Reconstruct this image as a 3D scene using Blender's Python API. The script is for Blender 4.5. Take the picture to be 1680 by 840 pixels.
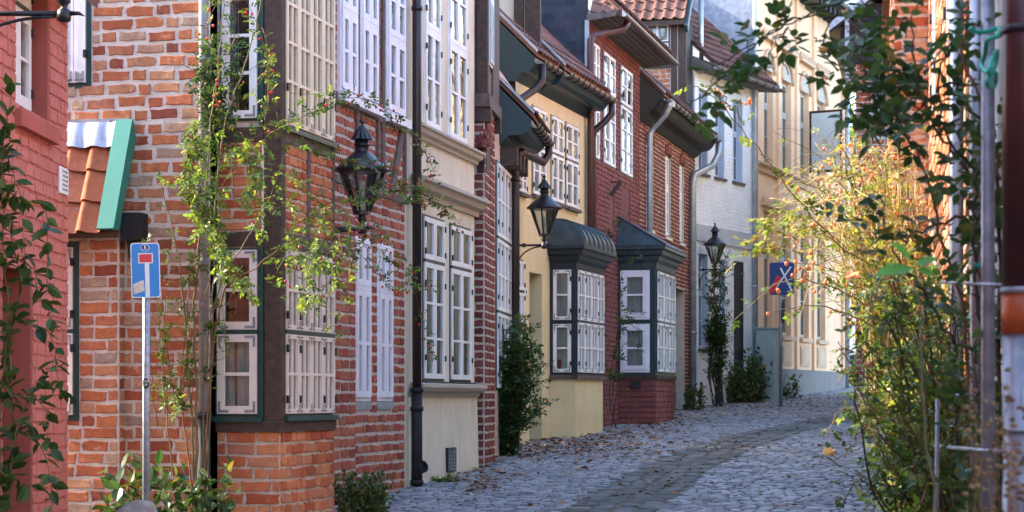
import bpy, math, random
import numpy as np
from mathutils import Matrix, Vector, noise
for o in list(bpy.data.objects): bpy.data.objects.remove(o)
sc = bpy.context.scene; col = sc.collection
RND = random.Random(11)
# ---------------------------------------------------------------- camera, sky, sun, exposure
FPX, CX, HY, CZ = 3500.0, 840.0, 655.0, 2.0        # focal length in photo pixels, principal column, horizon row, eye height
cam = bpy.data.cameras.new('camera'); camo = bpy.data.objects.new('camera', cam); col.objects.link(camo)
camo.location = (0, 0, CZ); camo.rotation_euler = (math.radians(90), 0, 0)
cam.sensor_width = 36; cam.lens = 36 * FPX / 1680; cam.shift_y = (HY - 420) / 1680
cam.clip_start = 0.1; cam.clip_end = 2000
cam.dof.use_dof = True; cam.dof.focus_distance = 21.5; cam.dof.aperture_fstop = 8.0
sc.camera = camo
SUN_AZ = Vector((-0.98, 0.2, 0)).normalized(); SUN_EL = math.radians(32)
to_sun = Vector((SUN_AZ.x * math.cos(SUN_EL), SUN_AZ.y * math.cos(SUN_EL), math.sin(SUN_EL)))
w = bpy.data.worlds.new('World'); sc.world = w; w.use_nodes = True
nt = w.node_tree; bg = nt.nodes['Background']; sky = nt.nodes.new('ShaderNodeTexSky')
sky.sky_type = 'NISHITA'; sky.sun_disc = False; sky.sun_elevation = SUN_EL
sky.sun_rotation = math.atan2(to_sun.x, to_sun.y); sky.air_density = 1.0; sky.dust_density = 1.3; sky.ozone_density = 1.5
nt.links.new(sky.outputs[0], bg.inputs[0]); bg.inputs[1].default_value = 0.15
sl = bpy.data.lights.new('sun', 'SUN'); sl.energy = 2.0; sl.angle = math.radians(0.5); sl.color = (1.0, 0.86, 0.66)
so = bpy.data.objects.new('sun', sl); col.objects.link(so); so.rotation_euler = to_sun.to_track_quat('Z', 'Y').to_euler()
vs = sc.view_settings; vs.view_transform = 'Standard'; vs.look = 'None'; vs.gamma = 1; vs.use_curve_mapping = False
vs.exposure = 3.1
sc.cycles.use_denoising = True; sc.cycles.max_bounces = 8; sc.cycles.transparent_max_bounces = 16
sc.cycles.diffuse_bounces = 5; sc.cycles.sample_clamp_indirect = 8

# ---------------------------------------------------------------- materials
def newmat(name):
    m = bpy.data.materials.new(name); m.use_nodes = True
    t = m.node_tree; b = t.nodes['Principled BSDF']; return m, t, b
def N(t, kind, **kw):
    n = t.nodes.new(kind)
    for k, v in kw.items():
        if hasattr(n, k): setattr(n, k, v)
        else: n.inputs[k].default_value = v
    return n
def ramp(t, fac, stops):
    r = t.nodes.new('ShaderNodeValToRGB'); cr = r.color_ramp
    while len(cr.elements) < len(stops): cr.elements.new(0.5)
    for e, (p, c) in zip(cr.elements, stops): e.position = p; e.color = (*c, 1)
    t.links.new(fac, r.inputs[0]); return r.outputs[0]
def mixc(t, fac, a, b, mode='MIX'):
    n = t.nodes.new('ShaderNodeMix'); n.data_type = 'RGBA'; n.blend_type = mode
    for i, v in ((0, fac), (6, a), (7, b)):
        if isinstance(v, (int, float)): n.inputs[i].default_value = v
        elif isinstance(v, tuple): n.inputs[i].default_value = (*v, 1)
        else: t.links.new(v, n.inputs[i])
    return n.outputs[2]
def coords(t, kind='world'):
    if kind == 'world': return t.nodes.new('ShaderNodeNewGeometry').outputs['Position']
    return t.nodes.new('ShaderNodeTexCoord').outputs['Object']
def tex_noise(t, scale, detail=4, rough=0.6, vec=None, out='Fac'):
    n = t.nodes.new('ShaderNodeTexNoise'); n.inputs['Scale'].default_value = scale
    n.inputs['Detail'].default_value = detail; n.inputs['Roughness'].default_value = rough
    t.links.new(vec if vec is not None else coords(t), n.inputs['Vector']); return n.outputs[out]
def bump(t, b, h, strength=0.3, dist=0.01):
    n = t.nodes.new('ShaderNodeBump'); n.inputs['Strength'].default_value = strength; n.inputs['Distance'].default_value = dist
    t.links.new(h, n.inputs['Height']); t.links.new(n.outputs[0], b.inputs['Normal'])
def rnd01(t):
    """one random number for each object and each loose piece of a mesh"""
    o = t.nodes.new('ShaderNodeObjectInfo').outputs['Random']; g = t.nodes.new('ShaderNodeNewGeometry').outputs['Random Per Island']
    a = t.nodes.new('ShaderNodeMath'); a.operation = 'ADD'; t.links.new(o, a.inputs[0]); t.links.new(g, a.inputs[1])
    f = t.nodes.new('ShaderNodeMath'); f.operation = 'FRACT'; t.links.new(a.outputs[0], f.inputs[0]); return f.outputs[0]
def m_plain(name, c, rough=0.6, var=0.15, scale=6, metal=0.0, bumpv=0.12, bscale=40, spec=0.4):
    m, t, b = newmat(name)
    n = tex_noise(t, scale, 5); d = tuple(x * (1 - var) for x in c); l = tuple(min(1, x * (1 + var)) for x in c)
    t.links.new(ramp(t, n, [(0.3, d), (0.7, l)]), b.inputs['Base Color'])
    b.inputs['Roughness'].default_value = rough; b.inputs['Metallic'].default_value = metal; b.inputs['Specular IOR Level'].default_value = spec
    if bumpv: bump(t, b, tex_noise(t, bscale, 4), bumpv, 0.01)
    return m
def m_plaster(name, c, stain=(0.33, 0.28, 0.22), amount=0.55, bumpv=0.25):
    m, t, b = newmat(name); P = coords(t)
    base = ramp(t, tex_noise(t, 1.7, 6, 0.65), [(0.32, tuple(x * 0.87 for x in c)), (0.6, c), (0.75, tuple(min(1, x * 1.05) for x in c))])
    sp = t.nodes.new('ShaderNodeMapping'); sp.inputs['Scale'].default_value = (1, 1, 0.18); t.links.new(P, sp.inputs[0])
    st = ramp(t, tex_noise(t, 3.5, 6, 0.7, sp.outputs[0]), [(0.52, (0, 0, 0)), (0.78, (amount,) * 3)])
    c1 = mixc(t, st, base, stain)
    fl = ramp(t, tex_noise(t, 26, 4, 0.7), [(0.66, (0, 0, 0)), (0.76, (0.25,) * 3)])
    t.links.new(mixc(t, fl, c1, tuple(x * 0.75 for x in c)), b.inputs['Base Color'])
    b.inputs['Roughness'].default_value = 0.9; b.inputs['Specular IOR Level'].default_value = 0.2
    a = t.nodes.new('ShaderNodeMath'); a.operation = 'ADD'
    t.links.new(tex_noise(t, 60, 3), a.inputs[0]); t.links.new(tex_noise(t, 5, 3), a.inputs[1]); bump(t, b, a.outputs[0], bumpv, 0.012)
    return m
def m_brick(name, stops, spots=(0.55, 0.48, 0.42), spot=0.5, mottle=0.5):
    m, t, b = newmat(name); r = rnd01(t)
    base = ramp(t, r, stops)
    n = tex_noise(t, 18, 6, 0.7)
    c1 = mixc(t, ramp(t, n, [(0.35, (mottle,) * 3), (0.6, (0, 0, 0))]), base, (0.10, 0.045, 0.03))
    c2 = mixc(t, ramp(t, tex_noise(t, 9, 6, 0.75), [(0.58, (0, 0, 0)), (0.7, (spot,) * 3)]), c1, spots)
    c3 = mixc(t, ramp(t, tex_noise(t, 1.3, 3), [(0.4, (0, 0, 0)), (0.7, (0.35,) * 3)]), c2, tuple(x * 0.55 for x in stops[0][1]))
    t.links.new(c3, b.inputs['Base Color']); b.inputs['Roughness'].default_value = 0.88; b.inputs['Specular IOR Level'].default_value = 0.25
    bump(t, b, tex_noise(t, 55, 5, 0.7), 0.5, 0.012); return m
def m_mortar(name, c):
    m, t, b = newmat(name)
    t.links.new(ramp(t, tex_noise(t, 7, 6, 0.7), [(0.3, tuple(x * 0.72 for x in c)), (0.65, c)]), b.inputs['Base Color'])
    b.inputs['Roughness'].default_value = 0.95; bump(t, b, tex_noise(t, 45, 5, 0.7), 0.7, 0.02); return m
def m_paint(name, c, worn=(0.35, 0.3, 0.26), amount=0.5, thr=0.62):
    """old gloss paint on timber with flaked patches"""
    m, t, b = newmat(name)
    f = ramp(t, tex_noise(t, 30, 5, 0.75), [(thr, (0, 0, 0)), (thr + 0.06, (amount,) * 3)])
    base = ramp(t, tex_noise(t, 3, 4), [(0.35, tuple(x * 0.88 for x in c)), (0.65, c)])
    t.links.new(mixc(t, f, base, worn), b.inputs['Base Color']); b.inputs['Roughness'].default_value = 0.45
    bump(t, b, tex_noise(t, 70, 3), 0.12, 0.006); return m
def m_leaf(name, stops, trans=0.45, rough=0.45):
    m, t, b = newmat(name); r = rnd01(t)
    c = mixc(t, ramp(t, tex_noise(t, 1.6, 2), [(0.4, (0, 0, 0)), (0.65, (0.35,) * 3)]), ramp(t, r, stops), tuple(x * 0.6 for x in stops[0][1]))
    t.links.new(c, b.inputs['Base Color']); b.inputs['Roughness'].default_value = rough; b.inputs['Specular IOR Level'].default_value = 0.35
    tr = t.nodes.new('ShaderNodeBsdfTranslucent'); cc = mixc(t, 1.0, c, (1.0, 1.0, 0.45), 'MULTIPLY'); t.links.new(cc, tr.inputs[0])
    mx = t.nodes.new('ShaderNodeMixShader'); mx.inputs[0].default_value = trans
    t.links.new(b.outputs[0], mx.inputs[1]); t.links.new(tr.outputs[0], mx.inputs[2])
    t.links.new(mx.outputs[0], t.nodes['Material Output'].inputs[0]); return m
def m_glass(name, tint=(0.72, 0.78, 0.78), refl=0.28, wav=0.35):
    m, t, b = newmat(name); t.nodes.remove(b)
    tc = coords(t, 'object'); oi = t.nodes.new('ShaderNodeObjectInfo')
    va = t.nodes.new('ShaderNodeVectorMath'); va.operation = 'ADD'; t.links.new(tc, va.inputs[0]); t.links.new(oi.outputs['Location'], va.inputs[1])
    n = tex_noise(t, 2.2, 2, 0.5, va.outputs[0])
    bp = t.nodes.new('ShaderNodeBump'); bp.inputs['Strength'].default_value = wav; bp.inputs['Distance'].default_value = 0.02; t.links.new(n, bp.inputs['Height'])
    gl = t.nodes.new('ShaderNodeBsdfGlossy'); gl.inputs['Roughness'].default_value = 0.015; t.links.new(bp.outputs[0], gl.inputs['Normal'])
    tr = t.nodes.new('ShaderNodeBsdfTransparent'); tr.inputs[0].default_value = (*tint, 1)
    lw = t.nodes.new('ShaderNodeFresnel'); lw.inputs['IOR'].default_value = 1.5
    ad = t.nodes.new('ShaderNodeMath'); ad.operation = 'MULTIPLY_ADD'; ad.use_clamp = True; ad.inputs[1].default_value = 1.3; ad.inputs[2].default_value = refl * 0.3; t.links.new(lw.outputs[0], ad.inputs[0])
    mx = t.nodes.new('ShaderNodeMixShader'); t.links.new(ad.outputs[0], mx.inputs[0]); t.links.new(tr.outputs[0], mx.inputs[1]); t.links.new(gl.outputs[0], mx.inputs[2])
    t.links.new(mx.outputs[0], t.nodes['Material Output'].inputs[0]); return m

M = {}
M['brick_gable'] = m_brick('brick_old_orange', [(0.0, (0.25, 0.06, 0.035)), (0.2, (0.42, 0.11, 0.045)), (0.42, (0.56, 0.19, 0.07)), (0.6, (0.47, 0.15, 0.075)), (0.75, (0.56, 0.27, 0.14)), (0.9, (0.50, 0.33, 0.22)), (1.0, (0.34, 0.26, 0.20))], spots=(0.58, 0.46, 0.36), spot=0.7, mottle=0.45)
M['brick_bay'] = m_brick('brick_orange', [(0.0, (0.34, 0.07, 0.03)), (0.4, (0.54, 0.15, 0.06)), (0.75, (0.64, 0.25, 0.11)), (1.0, (0.48, 0.20, 0.12))], spot=0.35, mottle=.35)
M['brick_red'] = m_brick('brick_red', [(0.0, (0.24, 0.045, 0.03)), (0.4, (0.40, 0.095, 0.05)), (0.8, (0.48, 0.14, 0.075)), (1.0, (0.36, 0.14, 0.10))], spot=0.35, mottle=.35)
M['brick_dark'] = m_brick('brick_dark_red', [(0.0, (0.13, 0.03, 0.027)), (0.5, (0.23, 0.05, 0.04)), (1.0, (0.28, 0.085, 0.06))], spot=0.2)
M['brick_pink'] = m_brick('brick_painted_pink', [(0.0, (0.52, 0.165, 0.13)), (1.0, (0.57, 0.19, 0.15))], spots=(0.6, 0.27, 0.22), spot=0.25, mottle=0.12)
M['brick_wine'] = m_brick('brick_painted_wine', [(0.0, (0.20, 0.062, 0.058)), (1.0, (0.25, 0.082, 0.075))], spots=(0.3, 0.14, 0.13), spot=0.25, mottle=0.2)
M['brick_white'] = m_brick('brick_whitewashed', [(0.0, (0.82, 0.83, 0.88)), (1.0, (0.84, 0.85, 0.90))], spots=(0.5, 0.5, 0.5), spot=0.2, mottle=0.05)
M['mortar_white'] = m_mortar('mortar_pale', (0.66, 0.58, 0.50)); M['mortar_grey'] = m_mortar('mortar_grey', (0.58, 0.50, 0.44))
M['mortar_pink'] = m_mortar('mortar_painted_pink', (0.54, 0.17, 0.135)); M['mortar_wine'] = m_mortar('mortar_painted_wine', (0.19, 0.06, 0.056)); M['mortar_wash'] = m_mortar('mortar_whitewashed', (0.83, 0.84, 0.89))
M['cream'] = m_plaster('plaster_cream', (0.70, 0.61, 0.47)); M['cream_dark'] = m_plaster('plaster_stone_trim', (0.47, 0.40, 0.33), amount=0.5)
M['yellow'] = m_plaster('plaster_yellow', (0.70, 0.57, 0.33), amount=0.2); M['peach'] = m_plaster('plaster_peach', (0.82, 0.52, 0.33), amount=0.2); M['peach_dark'] = m_plaster('plaster_peach_trim', (0.60, 0.40, 0.27), amount=0.35)
M['plinth'] = m_plaster('plaster_plinth_grey', (0.20, 0.18, 0.175)); M['pinkish'] = m_plaster('plaster_worn_rose', (0.52, 0.40, 0.35), amount=0.6)
M['greywall'] = m_plaster('plaster_grey', (0.55, 0.53, 0.50)); M['band'] = m_plaster('plaster_band_blue_grey', (0.50, 0.52, 0.58))
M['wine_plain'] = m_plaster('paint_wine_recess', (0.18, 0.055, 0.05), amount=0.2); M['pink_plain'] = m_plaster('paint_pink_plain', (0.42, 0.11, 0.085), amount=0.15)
M['maroon'] = m_plain('paint_maroon_door', (0.06, 0.012, 0.012), 0.5)
M['white'] = m_paint('paint_white', (0.78, 0.76, 0.74)); M['cream_paint'] = m_paint('paint_cream', (0.74, 0.62, 0.45), worn=(0.3, 0.22, 0.15), thr=0.6); M['lav'] = m_paint('paint_white_cool', (0.76, 0.74, 0.80), amount=0.2); M['bluepaint'] = m_paint('paint_pale_blue', (0.42, 0.50, 0.64), amount=0.3)
M['rosewhite'] = m_paint('paint_white_rosy', (0.74, 0.64, 0.58), amount=0.35)
M['teal'] = m_paint('paint_dark_teal', (0.008, 0.027, 0.034), worn=(0.05, 0.07, 0.07), amount=0.4); M['green'] = m_paint('paint_dark_green', (0.01, 0.05, 0.045), worn=(0.06, 0.08, 0.07), amount=0.4)
M['greenboard'] = m_paint('paint_sea_green', (0.02, 0.20, 0.15), worn=(0.08, 0.22, 0.18), amount=0.3); M['navy'] = m_paint('paint_blue_black', (0.011, 0.02, 0.032), worn=(0.05, 0.06, 0.07), amount=0.3)
M['timber'] = m_plain('timber_dark_brown', (0.055, 0.032, 0.024), 0.7, 0.4, 14, bumpv=0.5, bscale=25); M['timber_grey'] = m_plain('timber_weathered', (0.105, 0.075, 0.062), 0.8, 0.4, 12, bumpv=0.5, bscale=25)
M['pipe_brown'] = m_plain('pipe_dark_brown', (0.028, 0.016, 0.016), 0.4, 0.2, bumpv=0.05); M['pipe_red'] = m_plain('pipe_red_brown', (0.06, 0.018, 0.016), 0.35, 0.25, bumpv=0.05); M['pipe_black'] = m_plain('pipe_black_iron', (0.014, 0.013, 0.016), 0.75, 0.3, bumpv=0.1)
M['zinc'] = m_plain('zinc', (0.36, 0.39, 0.43), 0.42, 0.25, 5, metal=0.55, bumpv=0.08, bscale=12); M['galv'] = m_plain('galvanised_steel', (0.27, 0.29, 0.33), 0.45, 0.3, 18, metal=0.45, bumpv=0.06); M['lead'] = m_plain('lead_flashing', (0.30, 0.33, 0.40), 0.5, 0.25, 8, metal=0.4, bumpv=0.3, bscale=10)
M['copper'] = m_plain('copper_dull', (0.05, 0.072, 0.082), 0.42, 0.35, 6, metal=0.4, bumpv=0.1, bscale=8); M['gutter'] = m_plain('gutter_tarnished', (0.11, 0.085, 0.08), 0.4, 0.4, 10, metal=0.35)
M['orange_pipe'] = m_plain('pipe_orange_plastic', (0.42, 0.085, 0.02), 0.45, 0.15, 20)
M['iron'] = m_plain('iron_black', (0.012, 0.013, 0.017), 0.38, 0.3, bumpv=0.08); M['iron_grey'] = m_plain('iron_fitting', (0.22, 0.21, 0.23), 0.55, 0.3)
M['tile'] = m_brick('tile_terracotta', [(0.0, (0.36, 0.10, 0.045)), (0.5, (0.48, 0.155, 0.07)), (1.0, (0.42, 0.17, 0.09))], spots=(0.5, 0.33, 0.28), spot=0.4, mottle=0.3)
M['tile_old'] = m_brick('tile_old_brown', [(0.0, (0.11, 0.05, 0.04)), (0.5, (0.18, 0.08, 0.06)), (1.0, (0.23, 0.11, 0.085))], spots=(0.22, 0.2, 0.17), spot=0.6)
M['slate'] = m_brick('slate_blue_black', [(0.0, (0.022, 0.033, 0.05)), (0.5, (0.032, 0.046, 0.066)), (1.0, (0.045, 0.06, 0.082))], spots=(0.06, 0.075, 0.09), spot=0.3, mottle=0.2)
M['soffit'] = m_plain('boards_grey', (0.10, 0.092, 0.09), 0.75, 0.4, 9); M['board_dark'] = m_plain('boards_black_brown', (0.018, 0.016, 0.018), 0.7, 0.3)
M['glass'] = m_glass('glass_old_wavy'); M['lampglass'] = m_glass('glass_lantern', (0.82, 0.84, 0.84), 0.3, 0.05)
M['curtain_or_glare'] = m_plain('curtain_or_glare_white', (0.62, 0.62, 0.60), 0.9, 0.08); M['interior'] = m_plain('interior_dark', (0.05, 0.042, 0.036), 0.95, 0.3, bumpv=0); M['redcloth'] = m_plain('cloth_red', (0.35, 0.02, 0.015), 0.8)
M['stem'] = m_plain('stem_green_brown', (0.12, 0.10, 0.045), 0.7, 0.4, 10, bumpv=0); M['stem_dark'] = m_plain('stem_dark', (0.045, 0.034, 0.025), 0.75, 0.4, 10, bumpv=0); M['stem_gold'] = m_plain('stem_straw', (0.44, 0.36, 0.15), 0.7, 0.3, 10, bumpv=0); M['stem_red'] = m_plain('stem_reddish', (0.17, 0.075, 0.035), 0.7, 0.4, 10, bumpv=0)
M['hip'] = m_plain('rose_hip_red', (0.50, 0.025, 0.012), 0.3, 0.3, bumpv=0); M['hip_orange'] = m_plain('rose_hip_orange', (0.62, 0.20, 0.07), 0.4, 0.3, bumpv=0)
M['leaf_lime'] = m_leaf('leaf_lime', [(0, (0.11, 0.20, 0.04)), (0.45, (0.19, 0.29, 0.065)), (0.8, (0.28, 0.36, 0.10)), (1, (0.38, 0.34, 0.07))], 0.5)
M['leaf_mid'] = m_leaf('leaf_green', [(0, (0.035, 0.075, 0.018)), (0.5, (0.07, 0.125, 0.028)), (0.85, (0.11, 0.165, 0.035)), (0.95, (0.17, 0.17, 0.04)), (1, (0.30, 0.20, 0.03))], 0.4)
M['leaf_fresh'] = m_leaf('leaf_fresh_green', [(0, (0.13, 0.34, 0.06)), (1, (0.18, 0.42, 0.08))], 0.45)
M['leaf_dark'] = m_leaf('leaf_dark_glossy', [(0, (0.03, 0.075, 0.03)), (0.6, (0.06, 0.12, 0.042)), (0.92, (0.10, 0.165, 0.05)), (1, (0.24, 0.17, 0.04))], 0.35, 0.3)
M['leaf_gold'] = m_leaf('leaf_gold', [(0, (0.20, 0.25, 0.05)), (0.45, (0.33, 0.34, 0.08)), (0.85, (0.44, 0.38, 0.11)), (1, (0.40, 0.22, 0.07))], 0.5)
M['leaf_fallen'] = m_leaf('leaf_fallen', [(0, (0.13, 0.055, 0.03)), (0.5, (0.24, 0.10, 0.045)), (1, (0.36, 0.19, 0.08))], 0.1, 0.8)
M['petal'] = m_leaf('petal_pink', [(0, (0.75, 0.36, 0.36)), (1, (0.8, 0.5, 0.48))], 0.4, 0.6); M['petal_peach'] = m_leaf('petal_peach', [(0, (0.8, 0.5, 0.3)), (1, (0.8, 0.6, 0.4))], 0.4, 0.6); M['petal_violet'] = m_leaf('petal_violet', [(0, (0.25, 0.05, 0.25)), (1, (0.4, 0.12, 0.35))], 0.3, 0.6)
M['dead'] = m_plain('seed_head_brown', (0.17, 0.09, 0.035), 0.9, 0.5, 40, bumpv=0.5); M['rope'] = m_plain('rope_turquoise', (0.02, 0.36, 0.25), 0.55, 0.2, bumpv=0.1)
M['cobble'] = m_brick('stone_setts', [(0, (0.15, 0.16, 0.18)), (0.4, (0.22, 0.23, 0.255)), (0.8, (0.30, 0.305, 0.325)), (1, (0.31, 0.28, 0.27))], spots=(0.36, 0.37, 0.385), spot=0.35, mottle=0.15)
M['cobble'].node_tree.nodes['Principled BSDF'].inputs['Roughness'].default_value = 0.5
M['cobble_moss'] = m_brick('stone_setts_mossy', [(0, (0.10, 0.105, 0.10)), (0.5, (0.145, 0.15, 0.145)), (1, (0.20, 0.20, 0.195))], spots=(0.065, 0.09, 0.035), spot=0.75, mottle=0.2)
M['stone'] = m_plain('boulder_grey', (0.24, 0.22, 0.20), 0.9, 0.35, 12, bumpv=0.6, bscale=20)
M['sign_blue'] = m_plain('sign_blue', (0.01, 0.19, 0.55), 0.35, 0.05, bumpv=0); M['sign_navy'] = m_plain('sign_deep_blue', (0.012, 0.04, 0.17), 0.4, 0.1, bumpv=0); M['sign_white'] = m_plain('sign_white', (0.75, 0.75, 0.73), 0.45, 0.08, bumpv=0); M['sign_red'] = m_plain('sign_red', (0.6, 0.02, 0.03), 0.4, 0.05, bumpv=0); M['sticker'] = m_plain('sticker_torn_paper', (0.62, 0.58, 0.48), 0.8, 0.25, 30); M['black'] = m_plain('print_black', (0.01, 0.01, 0.012), 0.6, bumpv=0)
M['cabinet'] = m_plain('cabinet_grey_green', (0.33, 0.40, 0.40), 0.55, 0.12); M['carwhite'] = m_plain('car_paint_white', (0.75, 0.75, 0.76), 0.25, 0.03, bumpv=0); M['tyre'] = m_plain('rubber_black', (0.015, 0.015, 0.016), 0.8, bumpv=0); M['red_lamp'] = m_plain('lamp_red_plastic', (0.5, 0.012, 0.012), 0.25, bumpv=0); M['carglass'] = m_plain('car_glass', (0.02, 0.025, 0.03), 0.06, bumpv=0)
def m_ground():
    m, t, b = newmat('joint_earth_moss')
    g = ramp(t, tex_noise(t, 1.1, 5, 0.7), [(0.42, (0.075, 0.075, 0.078)), (0.62, (0.07, 0.085, 0.045))])
    t.links.new(mixc(t, ramp(t, tex_noise(t, 25, 5), [(0.4, (0, 0, 0)), (0.7, (0.6,) * 3)]), g, (0.09, 0.085, 0.08)), b.inputs['Base Color'])
    b.inputs['Roughness'].default_value = 0.95; bump(t, b, tex_noise(t, 30, 5), 0.6, 0.02); return m
M['ground'] = m_ground()

# ---------------------------------------------------------------- mesh helpers
class MB:
    def __init__(s): s.v = []; s.f = []
    def add(s, vs, fs):
        k = len(s.v); s.v += [tuple(p) for p in vs]; s.f += [tuple(i + k for i in f) for f in fs]; return s
    def box(s, x0, x1, y0, y1, z0, z1):
        return s.add([(x0,y0,z0),(x1,y0,z0),(x1,y1,z0),(x0,y1,z0),(x0,y0,z1),(x1,y0,z1),(x1,y1,z1),(x0,y1,z1)],
                     [(0,3,2,1),(4,5,6,7),(0,1,5,4),(1,2,6,5),(2,3,7,6),(3,0,4,7)])
    def quad(s, a, b, c, d): return s.add([a, b, c, d], [(0, 1, 2, 3)])
    def prism(s, poly, y0, y1, axis='y'):
        n = len(poly)
        def P(a, b, t): return (a, t, b) if axis == 'y' else ((t, a, b) if axis == 'x' else (a, b, t))
        vs = [P(a, b, y0) for a, b in poly] + [P(a, b, y1) for a, b in poly]
        return s.add(vs, [tuple(range(n)), tuple(range(2*n-1, n-1, -1))] + [(i, i+n, (i+1) % n+n, (i+1) % n) for i in range(n)])
    def bar(s, a, b, wd, dp):
        """rectangular beam from a to b (points x,y,z), width wd in the facade plane, depth dp along y"""
        a = Vector(a); b = Vector(b); d = (b - a).normalized(); yv = Vector((0, 1, 0)); n = d.cross(yv).normalized() * wd / 2; y = yv * dp / 2
        vs = [p + i * n + j * y for p in (a, b) for i, j in ((-1, -1), (1, -1), (1, 1), (-1, 1))]
        return s.add(vs, [(0,1,2,3),(7,6,5,4),(0,4,5,1),(1,5,6,2),(2,6,7,3),(3,7,4,0)])
    def tube(s, pts, r, n=8, caps=True):
        pts = [Vector(p) for p in pts]; rs = r if isinstance(r, (list, tuple)) else [r] * len(pts)
        k = len(s.v); up = Vector((0.31, 0.17, 0.93)); prev = None
        for i, p in enumerate(pts):
            d = (pts[min(i+1, len(pts)-1)] - pts[max(i-1, 0)])
            d = d.normalized() if d.length > 1e-9 else Vector((0, 0, 1))
            if prev is None: x = d.cross(up); x = d.cross(Vector((1, 0, 0))) if x.length < 0.1 else x
            else: x = prev - d * prev.dot(d)
            x.normalize(); prev = x; y = d.cross(x)
            for j in range(n):
                a = 2 * math.pi * j / n; s.v.append(tuple(p + (x * math.cos(a) + y * math.sin(a)) * rs[i]))
        for i in range(len(pts)-1):
            for j in range(n): s.f.append((k+i*n+j, k+i*n+(j+1) % n, k+(i+1)*n+(j+1) % n, k+(i+1)*n+j))
        if caps: s.f.append(tuple(k+j for j in range(n))[::-1]); s.f.append(tuple(k+(len(pts)-1)*n+j for j in range(n)))
        return s
    def lathe(s, prof, n=16, c=(0, 0, 0), rot=0.0):
        k = len(s.v)
        for r, z in prof:
            for j in range(n):
                a = 2 * math.pi * j / n + rot; s.v.append((c[0] + r * math.cos(a), c[1] + r * math.sin(a), c[2] + z))
        for i in range(len(prof)-1):
            for j in range(n): s.f.append((k+i*n+j, k+i*n+(j+1) % n, k+(i+1)*n+(j+1) % n, k+(i+1)*n+j))
        s.f.append(tuple(k+j for j in range(n))[::-1]); s.f.append(tuple(k+(len(prof)-1)*n+j for j in range(n))); return s
    def mesh(s, name, mat, smooth=False):
        me = bpy.data.meshes.new(name); me.from_pydata(s.v, [], s.f); me.validate()
        if mat is not None: me.materials.append(M[mat] if isinstance(mat, str) else mat)
        if smooth: me.polygons.foreach_set('use_smooth', [True] * len(me.polygons))
        me.update(); return me
    def build(s, name, mat, parent=None, mtx=None, smooth=False, **props):
        return link(name, s.mesh(name, mat, smooth), parent, mtx, **props)
def link(name, me, parent=None, mtx=None, **props):
    o = bpy.data.objects.new(name, me); col.objects.link(o)
    if parent is not None: o.parent = parent
    if mtx is not None: o.matrix_local = mtx
    for k, v in props.items(): o[k] = v
    return o
def thing(name, label, cat, mtx=None, group=None):
    o = bpy.data.objects.new(name, None); col.objects.link(o); o.empty_display_size = 0.2
    if mtx is not None: o.matrix_world = mtx
    o['label'] = label; o['category'] = cat
    if group: o['group'] = group
    return o
def copy_tree(o, mtx, parent=None):
    c = o.copy(); col.objects.link(c)
    if parent is None: c.matrix_world = mtx
    else: c.parent = parent
    for ch in list(o.children): copy_tree(ch, None, c)
    return c
def bevel_box(mb, x0, x1, y0, y1, z0, z1, b=0.01):
    """box with its four upright edges and top edges chamfered"""
    def ring(i, z): return [(x0+i,y0,z),(x1-i,y0,z),(x1,y0+i,z),(x1,y1-i,z),(x1-i,y1,z),(x0+i,y1,z),(x0,y1-i,z),(x0,y0+i,z)]
    def ring2(z): return [(x0+b,y0+b,z),(x1-b,y0+b,z),(x1-b,y0+b,z),(x1-b,y1-b,z),(x1-b,y1-b,z),(x0+b,y1-b,z),(x0+b,y1-b,z),(x0+b,y0+b,z)]
    vs = ring(b, z0) + ring(b, z1 - b) + ring2(z1)
    fs = [tuple(range(7, -1, -1)), tuple(range(16, 24))] + [(k*8+i, k*8+(i+1) % 8, (k+1)*8+(i+1) % 8, (k+1)*8+i) for k in (0, 1) for i in range(8)]
    return mb.add(vs, fs)

# ---------------------------------------------------------------- the lie of the street
GT = [(-60, 0.0), (0, 0.0), (14, 0.42), (20, 0.74), (25.2, 0.96), (28.4, 1.08), (32.7, 1.30), (36, 1.42), (40, 1.53), (48, 1.80), (52, 1.94), (61, 2.27), (75, 3.05), (95, 4.0), (140, 5.0), (400, 6.0)]
def gz(y):
    for (a, za), (b, zb) in zip(GT, GT[1:]):
        if y <= b: return za + (zb - za) * (y - a) / (b - a)
    return GT[-1][1]
def pxw(px, py, Y):
    """the point that stands Y metres in front of the camera in a given line of sight"""
    return Vector(((px - CX) * Y / FPX, Y, CZ + (HY - py) * Y / FPX))
def on_ground(px, py):
    lo, hi = 5.0, 140.0
    for _ in range(50):
        m = (lo + hi) / 2
        if CZ + (HY - py) * m / FPX > gz(m): lo = m
        else: hi = m
    return Vector(((px - CX) * lo / FPX, lo, gz(lo)))
def project(p):
    return CX + p[0] / p[1] * FPX, HY - (p[2] - CZ) / p[1] * FPX

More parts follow.
